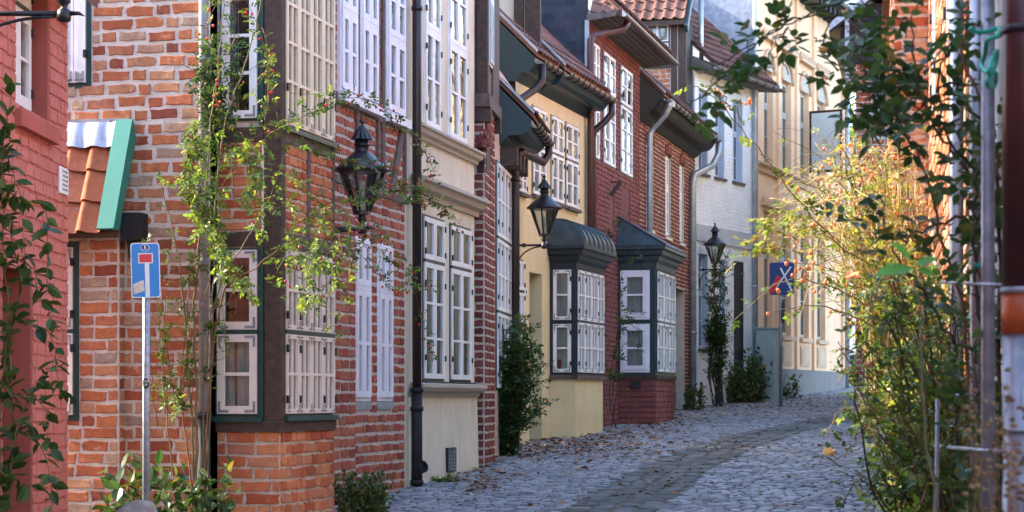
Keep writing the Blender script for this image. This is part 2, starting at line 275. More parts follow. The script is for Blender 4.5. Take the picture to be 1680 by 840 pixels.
class Plane:
    """an upright face of a house: x to the right along it, y into the wall, z up from the house's base"""
    def __init__(s, house, u=0.0, wv=0.0, gable=False):
        s.h = house; s.m = Matrix.Translation((u, wv, 0)) @ (Matrix.Rotation(-math.pi/2, 4, 'Z') if gable else Matrix.Identity(4))
        s.w = house.mw @ s.m; s.inv = s.w.inverted(); s.o = s.inv @ Vector((0, 0, CZ))
    def hit(s, px, py, y=0.0):
        d = s.inv.to_3x3() @ Vector(((px - CX) / FPX, 1, (HY - py) / FPX)); t = (y - s.o.y) / d.y; p = s.o + d * t; return p.x, p.z
    def x(s, px, y=0.0): return s.hit(px, HY, y)[0]
    def rect(s, l, r, t, b, y=0.0):
        x0, z1 = s.hit(l, t, y); return x0, s.x(r, y), s.hit(l, b, y)[1], z1
    def build(s, mb, name, mat, smooth=False, parent=None, **props): return mb.build(name, mat, parent or s.h.e, s.m, smooth, **props)
class House:
    def __init__(s, name, label, x, y, tan, cat='house'):
        th = math.atan(tan); s.base = gz(y) - 0.4
        s.mw = Matrix.Translation((x, y, s.base)) @ Matrix.Rotation(math.pi/2 - th, 4, 'Z'); s.e = thing(name, label, cat, s.mw); s.bricks = []; s.p = Plane(s)
    def at_px(s, px): u = s.p.x(px); v = s.mw @ Vector((u, 0, 0)); return u, v.x, v.y
def wall(P, name, mat, x0, x1, z0, z1, holes=(), depth=0.14, y=0.0, **props):
    """a wall face with openings cut out of it and their reveals"""
    mb = MB(); xs = sorted({x0, x1, *[min(max(h[i], x0), x1) for h in holes for i in (0, 1)]}); zs = sorted({z0, z1, *[min(max(h[i], z0), z1) for h in holes for i in (2, 3)]})
    for a, b in zip(xs, xs[1:]):
        for c, d in zip(zs, zs[1:]):
            mx, mz = (a + b) / 2, (c + d) / 2
            if b - a < 1e-5 or d - c < 1e-5 or any(h[0] < mx < h[1] and h[2] < mz < h[3] for h in holes): continue
            mb.quad((a, y, c), (b, y, c), (b, y, d), (a, y, d))
    for h in holes:
        a, b, c, d = h[:4]; e = y + depth
        mb.quad((a, y, c), (a, y, d), (a, e, d), (a, e, c)); mb.quad((b, y, d), (b, y, c), (b, e, c), (b, e, d))
        mb.quad((a, y, c), (a, e, c), (b, e, c), (b, y, c)); mb.quad((a, y, d), (b, y, d), (b, e, d), (a, e, d))
    return P.build(mb, name, mat, **props)

# ---------------------------------------------------------------- bricks
def brick_mesh(i, mat):
    r = random.Random(i * 7 + 3); out = []
    for k in range(10):
        t = [(-.5,-.5),(-.15,-.5),(.2,-.5),(.5,-.5),(.5,0),(.5,.5),(.15,.5),(-.2,.5),(-.5,.5),(-.5,0)][k]
        out.append((t[0] + r.uniform(-.05, .02) * (1 if t[0] > 0 else -1), t[1] + r.uniform(-.12, .05) * (1 if t[1] > 0 else -1)))
    mb = MB(); dy = r.uniform(-.12, .12); n = 10
    mb.add([(a, 1, b) for a, b in out] + [(a * .98, .05, b * .96) for a, b in out] + [(a * .93, -.12 + dy * a, b * .84) for a, b in out],
           [tuple(range(20, 30))] + [(k*n+j, k*n+(j+1) % n, (k+1)*n+(j+1) % n, (k+1)*n+j) for k in (0, 1) for j in range(n)])
    return mb
BRK = {}
def brick_variants(mat):
    if mat not in BRK: BRK[mat] = [brick_mesh(i, mat).mesh('brick', mat) for i in range(9)]
    return BRK[mat]
BTMP = [brick_mesh(i, None) for i in range(9)]
def lay(H, P, mat, x0, x1, z0, z1, pitch=0.10, st=0.27, hd=0.13, joint=0.014, holes=(), proud=0.006, pat=(1, 1, 0), y=0.0, jit=0.004):
    """course by course: stretchers (1) and headers (0)"""
    nrow = max(1, round((z1 - z0) / pitch)); ph = (z1 - z0) / nrow
    for r in range(nrow):
        za = z0 + r * ph; zc = za + ph / 2
        iv = [(x0, x1)]
        for h in holes:
            if h[2] < zc < h[3]:
                nv = []
                for a, b in iv:
                    if h[1] <= a or h[0] >= b: nv.append((a, b)); continue
                    if h[0] - a > 0.03: nv.append((a, h[0]))
                    if b - h[1] > 0.03: nv.append((h[1], b))
                iv = nv
        for a, b in iv:
            x = a; k = RND.randrange(3)
            first = RND.choice((hd, hd * 0.6, st, st * 0.5))
            while x < b - 0.02:
                L = first if x == a else (st if pat[k % len(pat)] else hd); L *= RND.uniform(0.92, 1.08); k += 1
                if b - (x + L) < 0.06: L = b - x
                bw = L - joint; bh = ph - joint * RND.uniform(0.8, 1.25)
                if bw > 0.02:
                    H.bricks.append((P, mat, x + L / 2, y, zc + RND.uniform(-jit, jit), bw, bh, proud * RND.uniform(0.7, 1.5), RND.uniform(-.018, .018)))
                x += L
def finish_bricks(H, keep=300):
    """the bricks that show largest are single objects, the rest one joined part"""
    L = []
    for b in H.bricks:
        P, mat, x, y, z, bw, bh, pr, ro = b
        c = P.w @ Vector((x, y, z))
        if c.y < 1: continue
        e1 = project(P.w @ Vector((x - bw/2, y, z - bh/2))); e2 = project(P.w @ Vector((x + bw/2, y, z + bh/2)))
        px, py = project(c)
        if not (-160 < px < 1840 and -130 < py < 970): continue
        inside = -5 < px < 1685 and -5 < py < 845
        L.append((abs(e1[0]-e2[0]) * abs(e1[1]-e2[1]) * (1 if inside else 0.001), b))
    L.sort(key=lambda t: -t[0])
    rest = {}
    for i, (ar, b) in enumerate(L):
        P, mat, x, y, z, bw, bh, pr, ro = b; v = RND.randrange(9)
        loc = P.m @ Matrix.Translation((x, y - pr, z)) @ Matrix.Rotation(ro, 4, 'Y') @ Matrix.Diagonal((bw if RND.random() < .5 else -bw, 0.03, bh, 1))
        if i < keep:
            link('brick', brick_variants(mat)[v], H.e, loc)
        else: rest.setdefault(mat, []).append((v, loc))
    for mat, items in rest.items():
        vs = []; fs = []; k = 0
        for v, m in items:
            t = BTMP[v]; a = np.array(t.v); mm = np.array(m); q = a @ mm[:3, :3].T + mm[:3, 3]
            vs.append(q); fs += [tuple(i + k for i in f) for f in t.f]; k += len(t.v)
        mb = MB(); mb.v = np.concatenate(vs).tolist(); mb.f = fs
        mb.build('brick', mat, H.e, kind='stuff')

# ---------------------------------------------------------------- windows
PANE = MB().quad((-.5, 0, -.5), (.5, 0, -.5), (.5, 0, .5), (-.5, 0, .5)).mesh('pane', 'glass')
HINGE = MB().box(-.5, .5, -.5, .5, -.5, .5).mesh('hinge', 'iron')
CIRON = MB().add([(0,0,0),(1,0,0),(1,0,.22),(.22,0,.22),(.22,0,1),(0,0,1),(0,.3,0),(1,.3,0),(1,.3,.22),(.22,.3,.22),(.22,.3,1),(0,.3,1)],
                 [(0,1,2,3),(0,3,4,5),(0,6,7,1),(1,7,8,2),(2,8,9,3),(3,9,10,4),(4,10,11,5),(5,11,6,0)]).mesh('corner_iron', 'iron_grey')
def window(P, r, cols=2, rows=(0.42, 0.58), panes=((1, 1), (1, 2)), y=0.0, fm='white', sm='white', fw=0.035, sw=0.05, mw=0.024, back=0.1,
           curtain_or_glare=None, sill=None, irons=False, hinges=True, dark=True):
    """frame with one leaf for each column and row, every leaf with its own bars and panes; rows listed from the top"""
    x0, x1, z0, z1 = r; W = x1 - x0; Hh = z1 - z0; H = P.h
    f = MB(); f.box(0, fw, 0, 0.08, 0, Hh); f.box(W-fw, W, 0, 0.08, 0, Hh); f.box(fw, W-fw, 0, 0.08, 0, fw); f.box(fw, W-fw, 0, 0.08, Hh-fw, Hh)
    iw = W - 2*fw; ih = Hh - 2*fw; zt = Hh - fw; leafs = []
    for ri, fr in enumerate(rows):
        zb = zt - ih * fr / sum(rows)
        if ri < len(rows) - 1: f.box(fw, W-fw, -0.02, 0.08, zb - 0.018, zb + 0.018)
        for c in range(cols): leafs.append((fw + iw*c/cols, fw + iw*(c+1)/cols, zb + (0.018 if ri < len(rows)-1 else 0), zt - (0.018 if ri else 0), panes[min(ri, len(panes)-1)]))
        zt = zb
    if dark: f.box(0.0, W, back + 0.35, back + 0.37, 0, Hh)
    wo = f.build('window', fm, H.e, P.m @ Matrix.Translation((x0, y, z0)))
    for (a, b, c, d, (pc, pr)) in leafs:
        s = MB(); a += .003; b -= .003; c += .003; d -= .003; q = -0.022
        s.box(a, a+sw, q, .03, c, d); s.box(b-sw, b, q, .03, c, d); s.box(a+sw, b-sw, q, .03, c, c+sw); s.box(a+sw, b-sw, q, .03, d-sw, d)
        gx = [a+sw + (b-a-2*sw)*i/pc for i in range(pc+1)]; gzv = [c+sw + (d-c-2*sw)*i/pr for i in range(pr+1)]
        for g in gx[1:-1]: s.box(g-mw/2, g+mw/2, q+.006, .025, c+sw, d-sw)
        for g in gzv[1:-1]: s.box(a+sw, b-sw, q+.003, .022, g-mw/2, g+mw/2)
        s.build('sash', sm, wo)
        for i in range(pc):
            for j in range(pr):
                link('pane', PANE, wo, Matrix.Translation(((gx[i]+gx[i+1])/2, 0.002, (gzv[j]+gzv[j+1])/2)) @ Matrix.Rotation(RND.uniform(-.012, .012), 4, 'Z') @ Matrix.Rotation(RND.uniform(-.012, .012), 4, 'X') @ Matrix.Diagonal((gx[i+1]-gx[i]-(mw if pc > 1 else 0)*.5, 1, gzv[j+1]-gzv[j], 1)))
        if irons:
            for cx_, cz_, sx, sz in ((a, c, 1, 1), (b, c, -1, 1), (a, d, 1, -1), (b, d, -1, -1)):
                link('corner_iron', CIRON, wo, Matrix.Translation((cx_ + sx*.012, q-.004, cz_ + sz*.012)) @ Matrix.Diagonal((sx*irons, .012, sz*irons, 1)))
        if hinges:
            for hz in (c + .18*(d-c), d - .18*(d-c)):
                ex = a if (a+b)/2 < W/2 else b
                link('hinge', HINGE, wo, Matrix.Translation((ex, q-.006, hz)) @ Matrix.Diagonal((.028, .02, .07, 1)))
    if curtain_or_glare:  # full-width curtains on several fronts also stand in for bright pane reflections
        for (ca, cb, ct, cbz) in curtain_or_glare:
            cm = MB(); n = 14
            for i in range(n+1):
                xx = W * (ca + (cb - ca)*i/n); yy = back + 0.02*math.sin(i*1.9) + 0.006*math.sin(i*4.1)
                cm.v += [(xx, yy, Hh*cbz), (xx, yy + .004, Hh*ct)]
            cm.f = [(2*i, 2*i+2, 2*i+3, 2*i+1) for i in range(n)]; cm.build('curtain_or_glare', 'curtain_or_glare', wo, None, True)
    if sill:
        mt, pr, hh = sill; MB().box(-.03, W+.03, -pr, .05, -hh, -.002).build('sill', mt, wo)
    return wo
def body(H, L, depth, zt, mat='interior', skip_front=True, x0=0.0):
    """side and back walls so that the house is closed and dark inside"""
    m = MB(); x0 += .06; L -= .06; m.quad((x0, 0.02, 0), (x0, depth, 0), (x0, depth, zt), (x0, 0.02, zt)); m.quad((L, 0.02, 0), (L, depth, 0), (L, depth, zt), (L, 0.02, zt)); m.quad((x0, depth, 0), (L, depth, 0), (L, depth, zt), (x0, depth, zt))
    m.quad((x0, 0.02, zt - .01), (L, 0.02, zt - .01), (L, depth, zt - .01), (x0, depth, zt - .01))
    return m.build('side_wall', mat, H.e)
def roof(H, x0, x1, ze, over, depth, pitch, mat, thick=0.1):
    """saddle roof with its ridge along the street"""
    r = depth / 2; zr = ze + (r + over) * pitch
    m = MB(); m.prism([(-over, ze), (r, zr), (depth + over, ze), (depth + over, ze - thick), (r, zr - thick), (-over, ze - thick)], x0, x1, 'x')
    return m.build('roof', mat, H.e)
def pipe(H, pts, r=0.045, mat='pipe_brown', n=10, collars=()):
    m = MB(); m.tube(pts, r, n)
    for (x, y, z) in collars: m.tube([(x, y, z-.025), (x, y, z+.025)], r * 1.22, n)
    return m.build('downpipe', mat, H.e, None, True)
def gutter(H, x0, x1, y, z, r=0.07, mat='gutter', brackets=0):
    m = MB(); n = 8
    prof = [(y + r*math.cos(math.pi + math.pi*i/n), z + r*math.sin(math.pi + math.pi*i/n)) for i in range(n+1)] + [(y + (r-.008)*math.cos(-math.pi*i/n), z + (r-.008)*math.sin(-math.pi*i/n)) for i in range(n+1)]
    m.prism(prof, x0, x1, 'x'); g = m.build('gutter', mat, H.e)
    if brackets:
        b = MB(); bm = None
        for i in range(brackets):
            xx = x0 + (x1-x0)*(i+.5)/brackets
            k = MB(); k.tube([(0, (r+.008)*math.cos(math.pi+math.pi*j/8), (r+.008)*math.sin(math.pi+math.pi*j/8)) for j in range(9)], .008, 5)
            if bm is None: bm = k.mesh('gutter_bracket', 'iron')
            link('gutter_bracket', bm, g, Matrix.Translation((xx, y, z)))
    return g
# ================================================================ house A: pink painted brick, near left
def prof(P, mb_name, mat, x0, x1, pts, smooth=False):
    """a moulding: profile points (out, z) run along the face"""
    m = MB(); m.prism([(-a, b) for a, b in pts] + [(0.03, pts[-1][1]), (0.03, pts[0][1])], x0, x1, 'x'); return P.build(m, mb_name, mat, smooth)
A = House('painted_brick_house', 'pink painted brick house with deep window reveal at the left edge', -3.665, 10.0, 0.017)
P = A.p; LA = 7.0
xa0, xa1 = P.x(25), P.x(80); za = P.hit(80, 208)[1]
hw = (xa0, xa1, za, za + 1.45)
dz = P.hit(50, 440)[1]; hd = (P.x(3), P.x(52), 0.0, dz)
wall(P, 'wall', 'mortar_pink', 4.7, LA, 0, 5.25, [hw, hd], 0.15)
lay(A, P, 'brick_pink', 4.7, LA, 0, 5.25, 0.10, 0.26, 0.125, 0.012, [hw, hd], proud=0.006)
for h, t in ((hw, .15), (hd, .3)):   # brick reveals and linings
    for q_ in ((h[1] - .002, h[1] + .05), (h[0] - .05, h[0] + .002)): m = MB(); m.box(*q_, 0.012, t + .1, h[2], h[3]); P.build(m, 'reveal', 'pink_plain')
window(P, (xa0, xa1, za, za + 1.45), 2, (0.4, 0.6), ((1, 1), (1, 2)), y=0.13, fm='teal', sm='white', fw=0.1, sw=0.085, curtain_or_glare=[(.5, .95, 1, 0)])
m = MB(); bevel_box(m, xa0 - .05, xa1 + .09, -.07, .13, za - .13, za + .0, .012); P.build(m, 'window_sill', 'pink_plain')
m = MB(); m.box(hd[0], hd[1], .28, .34, 0, dz)
for i in (0, 1):
    for k in (0, 1, 2): m.box(hd[0] + .08 + i * .36, hd[0] + .36 + i * .36, .265, .29, .5 + k * .72, 1.05 + k * .72)
P.build(m, 'door', 'maroon'); 
m = MB(); m.lathe([(.02, 0), (.03, .02), (.03, .05), (.012, .07)], 10, (hd[0] + .12, .25, 1.5)); P.build(m, 'door_handle', 'iron_grey')
x0, x1, z0, z1 = P.rect(94, 107, 272, 316)
m = MB(); bevel_box(m, x0, x1, -.03, .0, z0, z1, .01); pl = P.build(m, 'plaque', 'sign_white')
m = MB()
for i in range(5): m.box(x0 + .05, x1 - .05, -.034, -.03, z0 + .03 + i * .035, z0 + .042 + i * .035)
m.build('lettering', 'iron_grey', pl)
body(A, LA, 1.7, 5.25, 'mortar_pink', x0=4.7); roof(A, 4.7, LA - .01, 5.3, .25, 1.7, 1.0, 'tile_old')
# out of view: blocks added to shade the street, gap left for the sun
m = MB(); m.box(-26, .3, 0, 7, 0, 10.0); m.box(-4, 7.5, 10, 15, 0, 10.6); P.build(m, 'shade_block', 'pink_plain'); roof(A, -26, .3, 10.05, .3, 7, 1.0, 'tile_old')
finish_bricks(A)

# ================================================================ house B: old brick gable, corner bay, half-timbered front
B = House('half_timbered_house', 'old brick house with half-timbered front, corner bay window and tiled awning', -2.684, 18.98, 0.237)
P = B.p; G = Plane(B, 0, 0, True); bz = B.base
GX0 = -2.2
gw = G.rect(96, 150, -130, 146)
ext_x = G.x(193); ext_top = G.hit(200, 372)[1]
wall(G, 'wall', 'mortar_white', -6, 0, 0, 8.2, [gw], .12)
lay(B, G, 'brick_gable', GX0, -0.005, ext_top, 6.2, .119, .30, .15, .025, [gw], proud=.005, jit=.009)
lay(B, G, 'brick_gable', ext_x + .0, -0.005, 0, ext_top, .113, .29, .14, .018, [])
window(G, gw, 2, (1,), ((1, 5),), y=-.01, fm='green', sm='white', fw=.045, sw=.085, irons=.09, curtain_or_glare=[(.3, .5, 1, .3)])
# shallow wing with the shuttered window, under the awning
E1 = Plane(B, -.12, 0, True); ex1 = E1.x(195)
sw_ = E1.rect(40, 130, 398, 690)
m = MB()
wall(E1, 'wing_wall', 'mortar_white', -4, ex1, 0, ext_top, [sw_], .1)
m = MB(); m.box(ex1 - .01, ex1, 0.001, .12, 0, ext_top); E1.build(m, 'wing_wall', 'mortar_white'); lay(B, Plane(B, -.12, -ex1), 'brick_gable', 0.004, .118, 0, ext_top, .113, .2, .14, .016, proud=.003)
lay(B, E1, 'brick_gable', GX0, ex1 - .004, 0, ext_top, .113, .29, .14, .018, [sw_])
window(E1, sw_, 2, (1, 1), ((1, 2), (1, 2)), y=-.015, fm='green', sm='rosewhite', fw=.05, sw=.09, irons=.09)
# awning
xt = G.x(221); ztop = G.hit(221, 206)[1]; yb = -.40; zbot = G.hit(198, 380, yb)[1]; zfl = G.hit(221, 246, -.08)[1]
slope = Vector((0, yb - 0, zbot - ztop)); SL = slope.length; sd = slope.normalized(); sn = Vector((0, sd.z, -sd.y)).normalized()
if sn.y > 0: sn = -sn
aw = MB(); a0 = -3.2
aw.add([(a0, 0, ztop - .03), (xt, 0, ztop - .03), (xt, yb + .02, zbot - .0), (a0, yb + .02, zbot - .0), (a0, 0, ztop - .09), (xt, 0, ztop - .09), (xt, yb + .04, zbot - .05), (a0, yb + .04, zbot - .05)], [(0,1,2,3),(7,6,5,4),(0,4,5,1),(1,5,6,2),(2,6,7,3),(3,7,4,0)])
awo = G.build(aw, 'awning', 'timber')
def pantile(wd, ln, n=14, amp=.034, th=.014):
    m = MB(); ys = []
    for i in range(n + 1):
        t = i / n; ys.append(amp * (math.sin(2 * math.pi * t + .4) * .8 + .25 * math.sin(4 * math.pi * t)))
    for k, (a, dz_) in enumerate(((0, -.012), (ln * .5, 0), (ln, .012))):
        for off in (0, -th):
            for i in range(n + 1): m.v.append((wd * 1.07 * i / n, a, ys[i] + dz_ + off))
    q = n + 1
    for k in range(2):
        for i in range(n):
            a = (2 * k) * q + i; b = (2 * k + 2) * q + i
            m.f.append((a, a + 1, b + 1, b)); a2 = a + q; b2 = b + q; m.f.append((a2, b2, b2 + 1, a2 + 1))
    for i in range(n):
        for k in (0, 2): m.f.append((2*k*q + i, 2*k*q + q + i, 2*k*q + q + i + 1, 2*k*q + i + 1))
    return m
TW = .215; tl = SL * .86 / 3
PT = pantile(TW, tl * 1.12).mesh('tile', 'tile', True)
rot = Matrix(((1, 0, 0), (0, sd.y, sn.y), (0, sd.z, sn.z))).to_4x4()   # columns: x, down the slope, outwards
for i in range(7):
    for k in range(3):
        p = Vector((xt - .15 - TW * (i + 1), 0, ztop)) + sd * (SL * .14 + tl * k - .02) + sn * (.045 - .006 * k)
        link('tile', PT, awo, Matrix.Translation(p) @ rot)
fm_ = MB(); n = 60
for i in range(n + 1):
    x = a0 + (xt - .14 - a0) * i / n; wv = .022 * math.sin(2 * math.pi * (x - xt + .15) / TW + .4 + math.pi * .0)
    top = Vector((x, 0, ztop)) + sn * .085; bt = Vector((x, 0, ztop)) + sd * (SL * .235) + sn * (.085 + wv); fm_.v += [tuple(top), tuple(bt)]
fm_.f = [(2*i, 2*i+1, 2*i+3, 2*i+2) for i in range(n)]; fm_.build('lead_flashing', 'lead', awo, None, True)
m = MB(); m.box(a0, xt - .02, -.075, -.0, ztop + .01, ztop + .06); m.build('flashing_rail', 'zinc', awo)
for i in range(3): MB().lathe([(.012, 0), (.012, .008)], 8).build('screw', 'iron_grey', awo, Matrix.Translation((xt - .2 - i * .55, -.076, ztop + .035)) @ Matrix.Rotation(math.pi/2, 4, 'X'))
m = MB(); q0 = Vector((0, 0, ztop)) - sd * .01 + sn * .1; q1 = Vector((0, 0, ztop)) + sd * (SL + .015) + sn * .1
w0, w1 = xt - .145, xt + .015
m.add([(w0, q0.y, q0.z), (w1, q0.y, q0.z), (w1, q1.y, q1.z), (w0, q1.y, q1.z)] + [(x, (q - sn * .03).y, (q - sn * .03).z) for x, q in ((w0, q0), (w1, q0), (w1, q1), (w0, q1))], [(0,3,2,1),(4,5,6,7),(0,1,5,4),(1,2,6,5),(2,3,7,6),(3,0,4,7)])
m.build('verge_board', 'greenboard', awo)
m = MB(); s0 = q0 - sn * .03; s1 = q1 - sn * .03
m.prism([(s0.y, s0.z), (s1.y, s1.z), (s1.y + .1, s1.z), (-.0, s0.z - .16)], w1 - .03, w1 - .002, 'x'); m.build('side_board', 'greenboard', awo)
bx0, bz1 = G.hit(214, 352); bx1 = G.x(243)
m = MB(); m.box(bx0, bx1, -.2, .0, bz1 - .24, bz1); m.bar((bx0 + .05, -.05, bz1 - .4), (bx0 + .05, -.15, bz1 - .1), .06, .06); G.build(m, 'bracket', 'pipe_black')
# downpipe on the corner
xp, zp = G.hit(334, 690, -.09)
pipe(B, [(-.09, -xp, zp), (-.09, -xp, 8)], .043, 'iron_grey', 12, [(-.09, -xp, zp + 1.4), (-.09, -xp, zp + 3.2)])
pipe(B, [(-.09, -xp, 0), (-.09, -xp, zp + .06)], .062, 'pipe_black', 12, [(-.09, -xp, zp + .05), (-.09, -xp, zp - .7)])
# bay on the street side: timber posts, brick panels, leaded casements
U0, BD = .16, .60; BL = 1.52; BG = Plane(B, U0, 0, True); BS = Plane(B, U0, -BD)
def zc(py): return BG.hit(460, py)[1]
zs0, zs1 = zc(707), zc(690); zl0, zl1 = zc(404), zc(380); zu0, zu1 = zc(232), zc(206)
fw1 = BG.rect(354, 427, 407, 683); fw2 = BG.rect(362, 427, -140, 200)
sx0, sx1 = .075, BL - .03; sz0, sz1 = zc(682), zc(405); su0, su1 = zc(206) + .01, zc(-140)
wall(BG, 'bay_wall', 'mortar_white', 0, BD - .01, 0, 8, [fw1, fw2], .1, y=.012); wall(BS, 'bay_wall', 'mortar_white', 0.01, BL, 0, 8, [(sx0, sx1, sz0, sz1), (sx0, sx1, su0, su1)], .1, y=.012)
m = MB(); m.quad((BL, .012, 0), (BL, BD, 0), (BL, BD, 8), (BL, .012, 8)); BS.build(m, 'bay_wall', 'mortar_grey')
lay(B, BG, 'brick_bay', .0, BD, 0, zs0, .111, .28, .14, .016, y=.0); lay(B, BG, 'brick_bay', .01, .455, zl1 + .01, zu0, .105, .27, .13, .016, y=.004)
lay(B, BS, 'brick_bay', .02, BL, 0, zs0, .111, .28, .14, .018, pat=(1, 0), y=.0); lay(B, BS, 'brick_bay', .09, BL * .48, zl1 + .01, zu0, .105, .25, .13, .018, pat=(1, 0), y=.004); lay(B, BS, 'brick_bay', BL * .54, BL - .03, zl1 + .01, zu0, .105, .25, .13, .018, pat=(1, 0), y=.004)
px_ = BG.x(434)
def tim(Pl, *b, mat='timber'): m = MB(); bevel_box(m, *b, .008); return Pl.build(m, 'timber', mat)
tim(BG, px_, BD + .018, -.022, .1, zs1, 8)                     # corner post
tim(BG, -.01, BD + .02, -.026, .05, zs0 - .01, zs1 - .002); tim(BS, -.0, BL + .012, -.026, .05, zs0 - .01, zs1 - .004)
tim(BG, 0, px_ - .003, -.015, .06, zl0 + .005, zl1 + .008); tim(BS, .085, BL + .01, -.018, .06, zl0 + .008, zl1 + .006, mat='timber_grey')
tim(BG, 0, px_ - .003, -.015, .06, zu0 + .004, zu1 - .005); tim(BS, .085, BL + .01, -.018, .06, zu0 + .006, zu1 - .003, mat='timber_grey')
tim(BS, BL * .485, BL * .535, -.012, .06, zl1 + .01, zu0, mat='timber_grey'); tim(BS, BL - .03, BL + .014, -.012, .08, zl1 + .01, zu0, mat='timber_grey')
m = MB(); m.box(fw1[0] - .02, fw1[1] + .03, -.05, .05, fw1[2] - .05, fw1[2] - .004); BG.build(m, 'window_sill', 'green')
m = MB(); m.box(sx0 - .03, sx1 + .02, -.06, .05, sz0 - .05, sz0 - .004); BS.build(m, 'window_sill', 'green'); m = MB(); m.box(sx0 - .03, sx1 + .02, -.06, .05, su0 - .05, su0 - .004); BS.build(m, 'window_sill', 'green')
m = MB(); m.box(fw1[1] + .002, px_ - .002, -.03, .05, zs1, zl0); BG.build(m, 'green_post', 'green'); m = MB(); m.box(fw2[1] + .002, px_ - .002, -.03, .05, zu1, 7.9); BG.build(m, 'green_post', 'green')
m = MB(); m.box(.428, .452, -.012, .03, zl1 + .01, zu0); BG.build(m, 'panel_frame', 'rosewhite')
window(BG, fw1, 1, (1, 1), ((1, 2), (1, 2)), y=-.012, fm='green', sm='rosewhite', fw=.02, sw=.07, mw=.03, irons=.10, hinges=False, curtain_or_glare=[(.1, .9, .48, 0)])
window(BG, fw2, 1, (1,), ((1, 5),), y=-.012, fm='green', sm='white', fw=.02, sw=.07, mw=.03, irons=.10, hinges=False, curtain_or_glare=[(0, .35, 1, 0), (.7, 1, 1, 0)])
window(BS, (sx0, sx1, sz0, sz1), 4, (1, 1), ((2, 2), (2, 2)), y=-.012, fm='green', sm='rosewhite', fw=.015, sw=.042, mw=.026, irons=.07, curtain_or_glare=[(0, 1, 1, 0)])
window(BS, (sx0, sx1, su0, su1), 4, (1,), ((2, 5),), y=-.012, fm='green', sm='cream_paint', fw=.015, sw=.042, mw=.026, irons=.07, curtain_or_glare=[(0, 1, 1, 0)])
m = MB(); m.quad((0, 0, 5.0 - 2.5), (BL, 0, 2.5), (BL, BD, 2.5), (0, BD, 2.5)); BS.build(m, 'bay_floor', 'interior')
# street front beyond the bay
bx_end = P.x(663); b0 = U0 + BL - .01
def zq(px, py): return P.hit(px, py)[1]
wt = [P.rect(552, 581, -115, 146), P.rect(586, 615, -100, 165), P.rect(629, 660, -64, 187)]
wl = [P.rect(580, 607, 386, 672), P.rect(618, 643, 396, 672)]
wt = [(a, b, wt[1][2], wt[1][3]) for a, b, c, d in wt]; wl = [(a, b, wl[0][2], wl[0][3]) for a, b, c, d in wl]
zr1 = wt[0][2]; zr0 = zr1 - .13; zb1, zb0 = zq(552, 286), zq(552, 300)
wall(P, 'wall', 'mortar_grey', b0, bx_end, 0, 8.2, wt + wl, .1)
lay(B, P, 'brick_red', b0, bx_end, 0, zb0, .112, .25, .14, .026, wl, pat=(1, 0)); lay(B, P, 'brick_red', b0, bx_end, zb1, zr0, .105, .17, .13, .028, pat=(1, 0)); lay(B, P, 'brick_red', b0, bx_end, zr1, 6.5, .105, .2, .12, .026, wt)
pil = (b0, P.x(577)); m = MB(); m.box(pil[0], pil[1], -.04, .0, 0, zb0 - .3); P.build(m, 'pilaster', 'mortar_grey'); lay(B, P, 'brick_red', pil[0], pil[1], 0, zb0 - .3, .118, .3, .2, .02, pat=(1,), y=-.04)
tim(P, b0, bx_end, -.03, .05, zb0, zb1, mat='timber_grey'); tim(P, b0, bx_end, -.03, .05, zr0, zr1 - .004, mat='timber_grey')
for pa, pb in ((581.3, 585.7), (616, 618.5), (624, 628), (660.5, 663)): tim(P, P.x(pa), P.x(pb), -.035, .05, zb1 + .002, 8, mat='timber_grey')
m = MB(); m.bar((P.x(657), -.01, zr0), (P.x(640), -.01, zb1), .14, .05); P.build(m, 'timber', 'timber_grey')
for r_ in wt: window(P, r_, 2, (1, 1), ((1, 2), (1, 2)), y=-.04, fm='lav', sm='lav', fw=.04, sw=.07, mw=.035, sill=('lav', .07, .1), hinges=False, curtain_or_glare=[(0, 1, 1, 0)])
for r_ in wl:
    window(P, (r_[0], r_[1], r_[2] + .09, r_[3]), 2, (.3, .7), ((1, 1), (1, 2)), y=-.01, fm='lav', sm='lav', fw=.04, sw=.07, mw=.035, hinges=False, curtain_or_glare=[(0, 1, .95, 0)])
    m = MB(); m.box(r_[0], r_[1], -.02, .06, r_[2], r_[2] + .085); P.build(m, 'window_sill', 'zinc')
body(B, bx_end, 6, 8.2, 'interior'); m = MB(); m.box(0, bx_end, 0, 6, 8.21, 11); B.p.build(m, 'shading_storey', 'timber_grey'); roof(B, -.2, bx_end, 11, .3, 6, 1.15, 'tile_old')  # unseen top storey and roof, raised to keep the sun off the street
finish_bricks(B)

# ================================================================ house C: cream plaster with cornices
u, x, y = B.at_px(663)
C = House('cream_house', 'cream plastered house with stepped cornices and tall white casements', x, y, 0.2194)
P = C.p; cw = P.x(778)
top = [P.rect(694, 721, -122, 208), P.rect(734, 764, -108, 224)]; low = [P.rect(692.5, 727, 350, 625), P.rect(737, 771, 362, 631)]
top = [(a, b, top[0][2], top[0][3]) for a, b, c, d in top]; low = [(a, b, low[0][2], low[0][3]) for a, b, c, d in low]
wall(P, 'wall', 'cream', 0, cw, 0, 8.4, top + low, .12)
for r_ in top: window(P, r_, 2, (.5, .5), ((1, 2), (1, 2)), y=-.012, sm='white', fm='white', fw=.035, sw=.06, mw=.03, sill=('navy', .05, .035), curtain_or_glare=[(0, 1, .98, .02)])
for r_ in low: window(P, r_, 2, (.27, .73), ((1, 1), (1, 3)), y=-.012, sm='white', fm='navy', fw=.03, sw=.062, mw=.03, sill=('navy', .06, .035), curtain_or_glare=[(0, .42, 1, .0), (.6, 1, 1, 0)])
cx0 = P.x(684, -.1) + .085
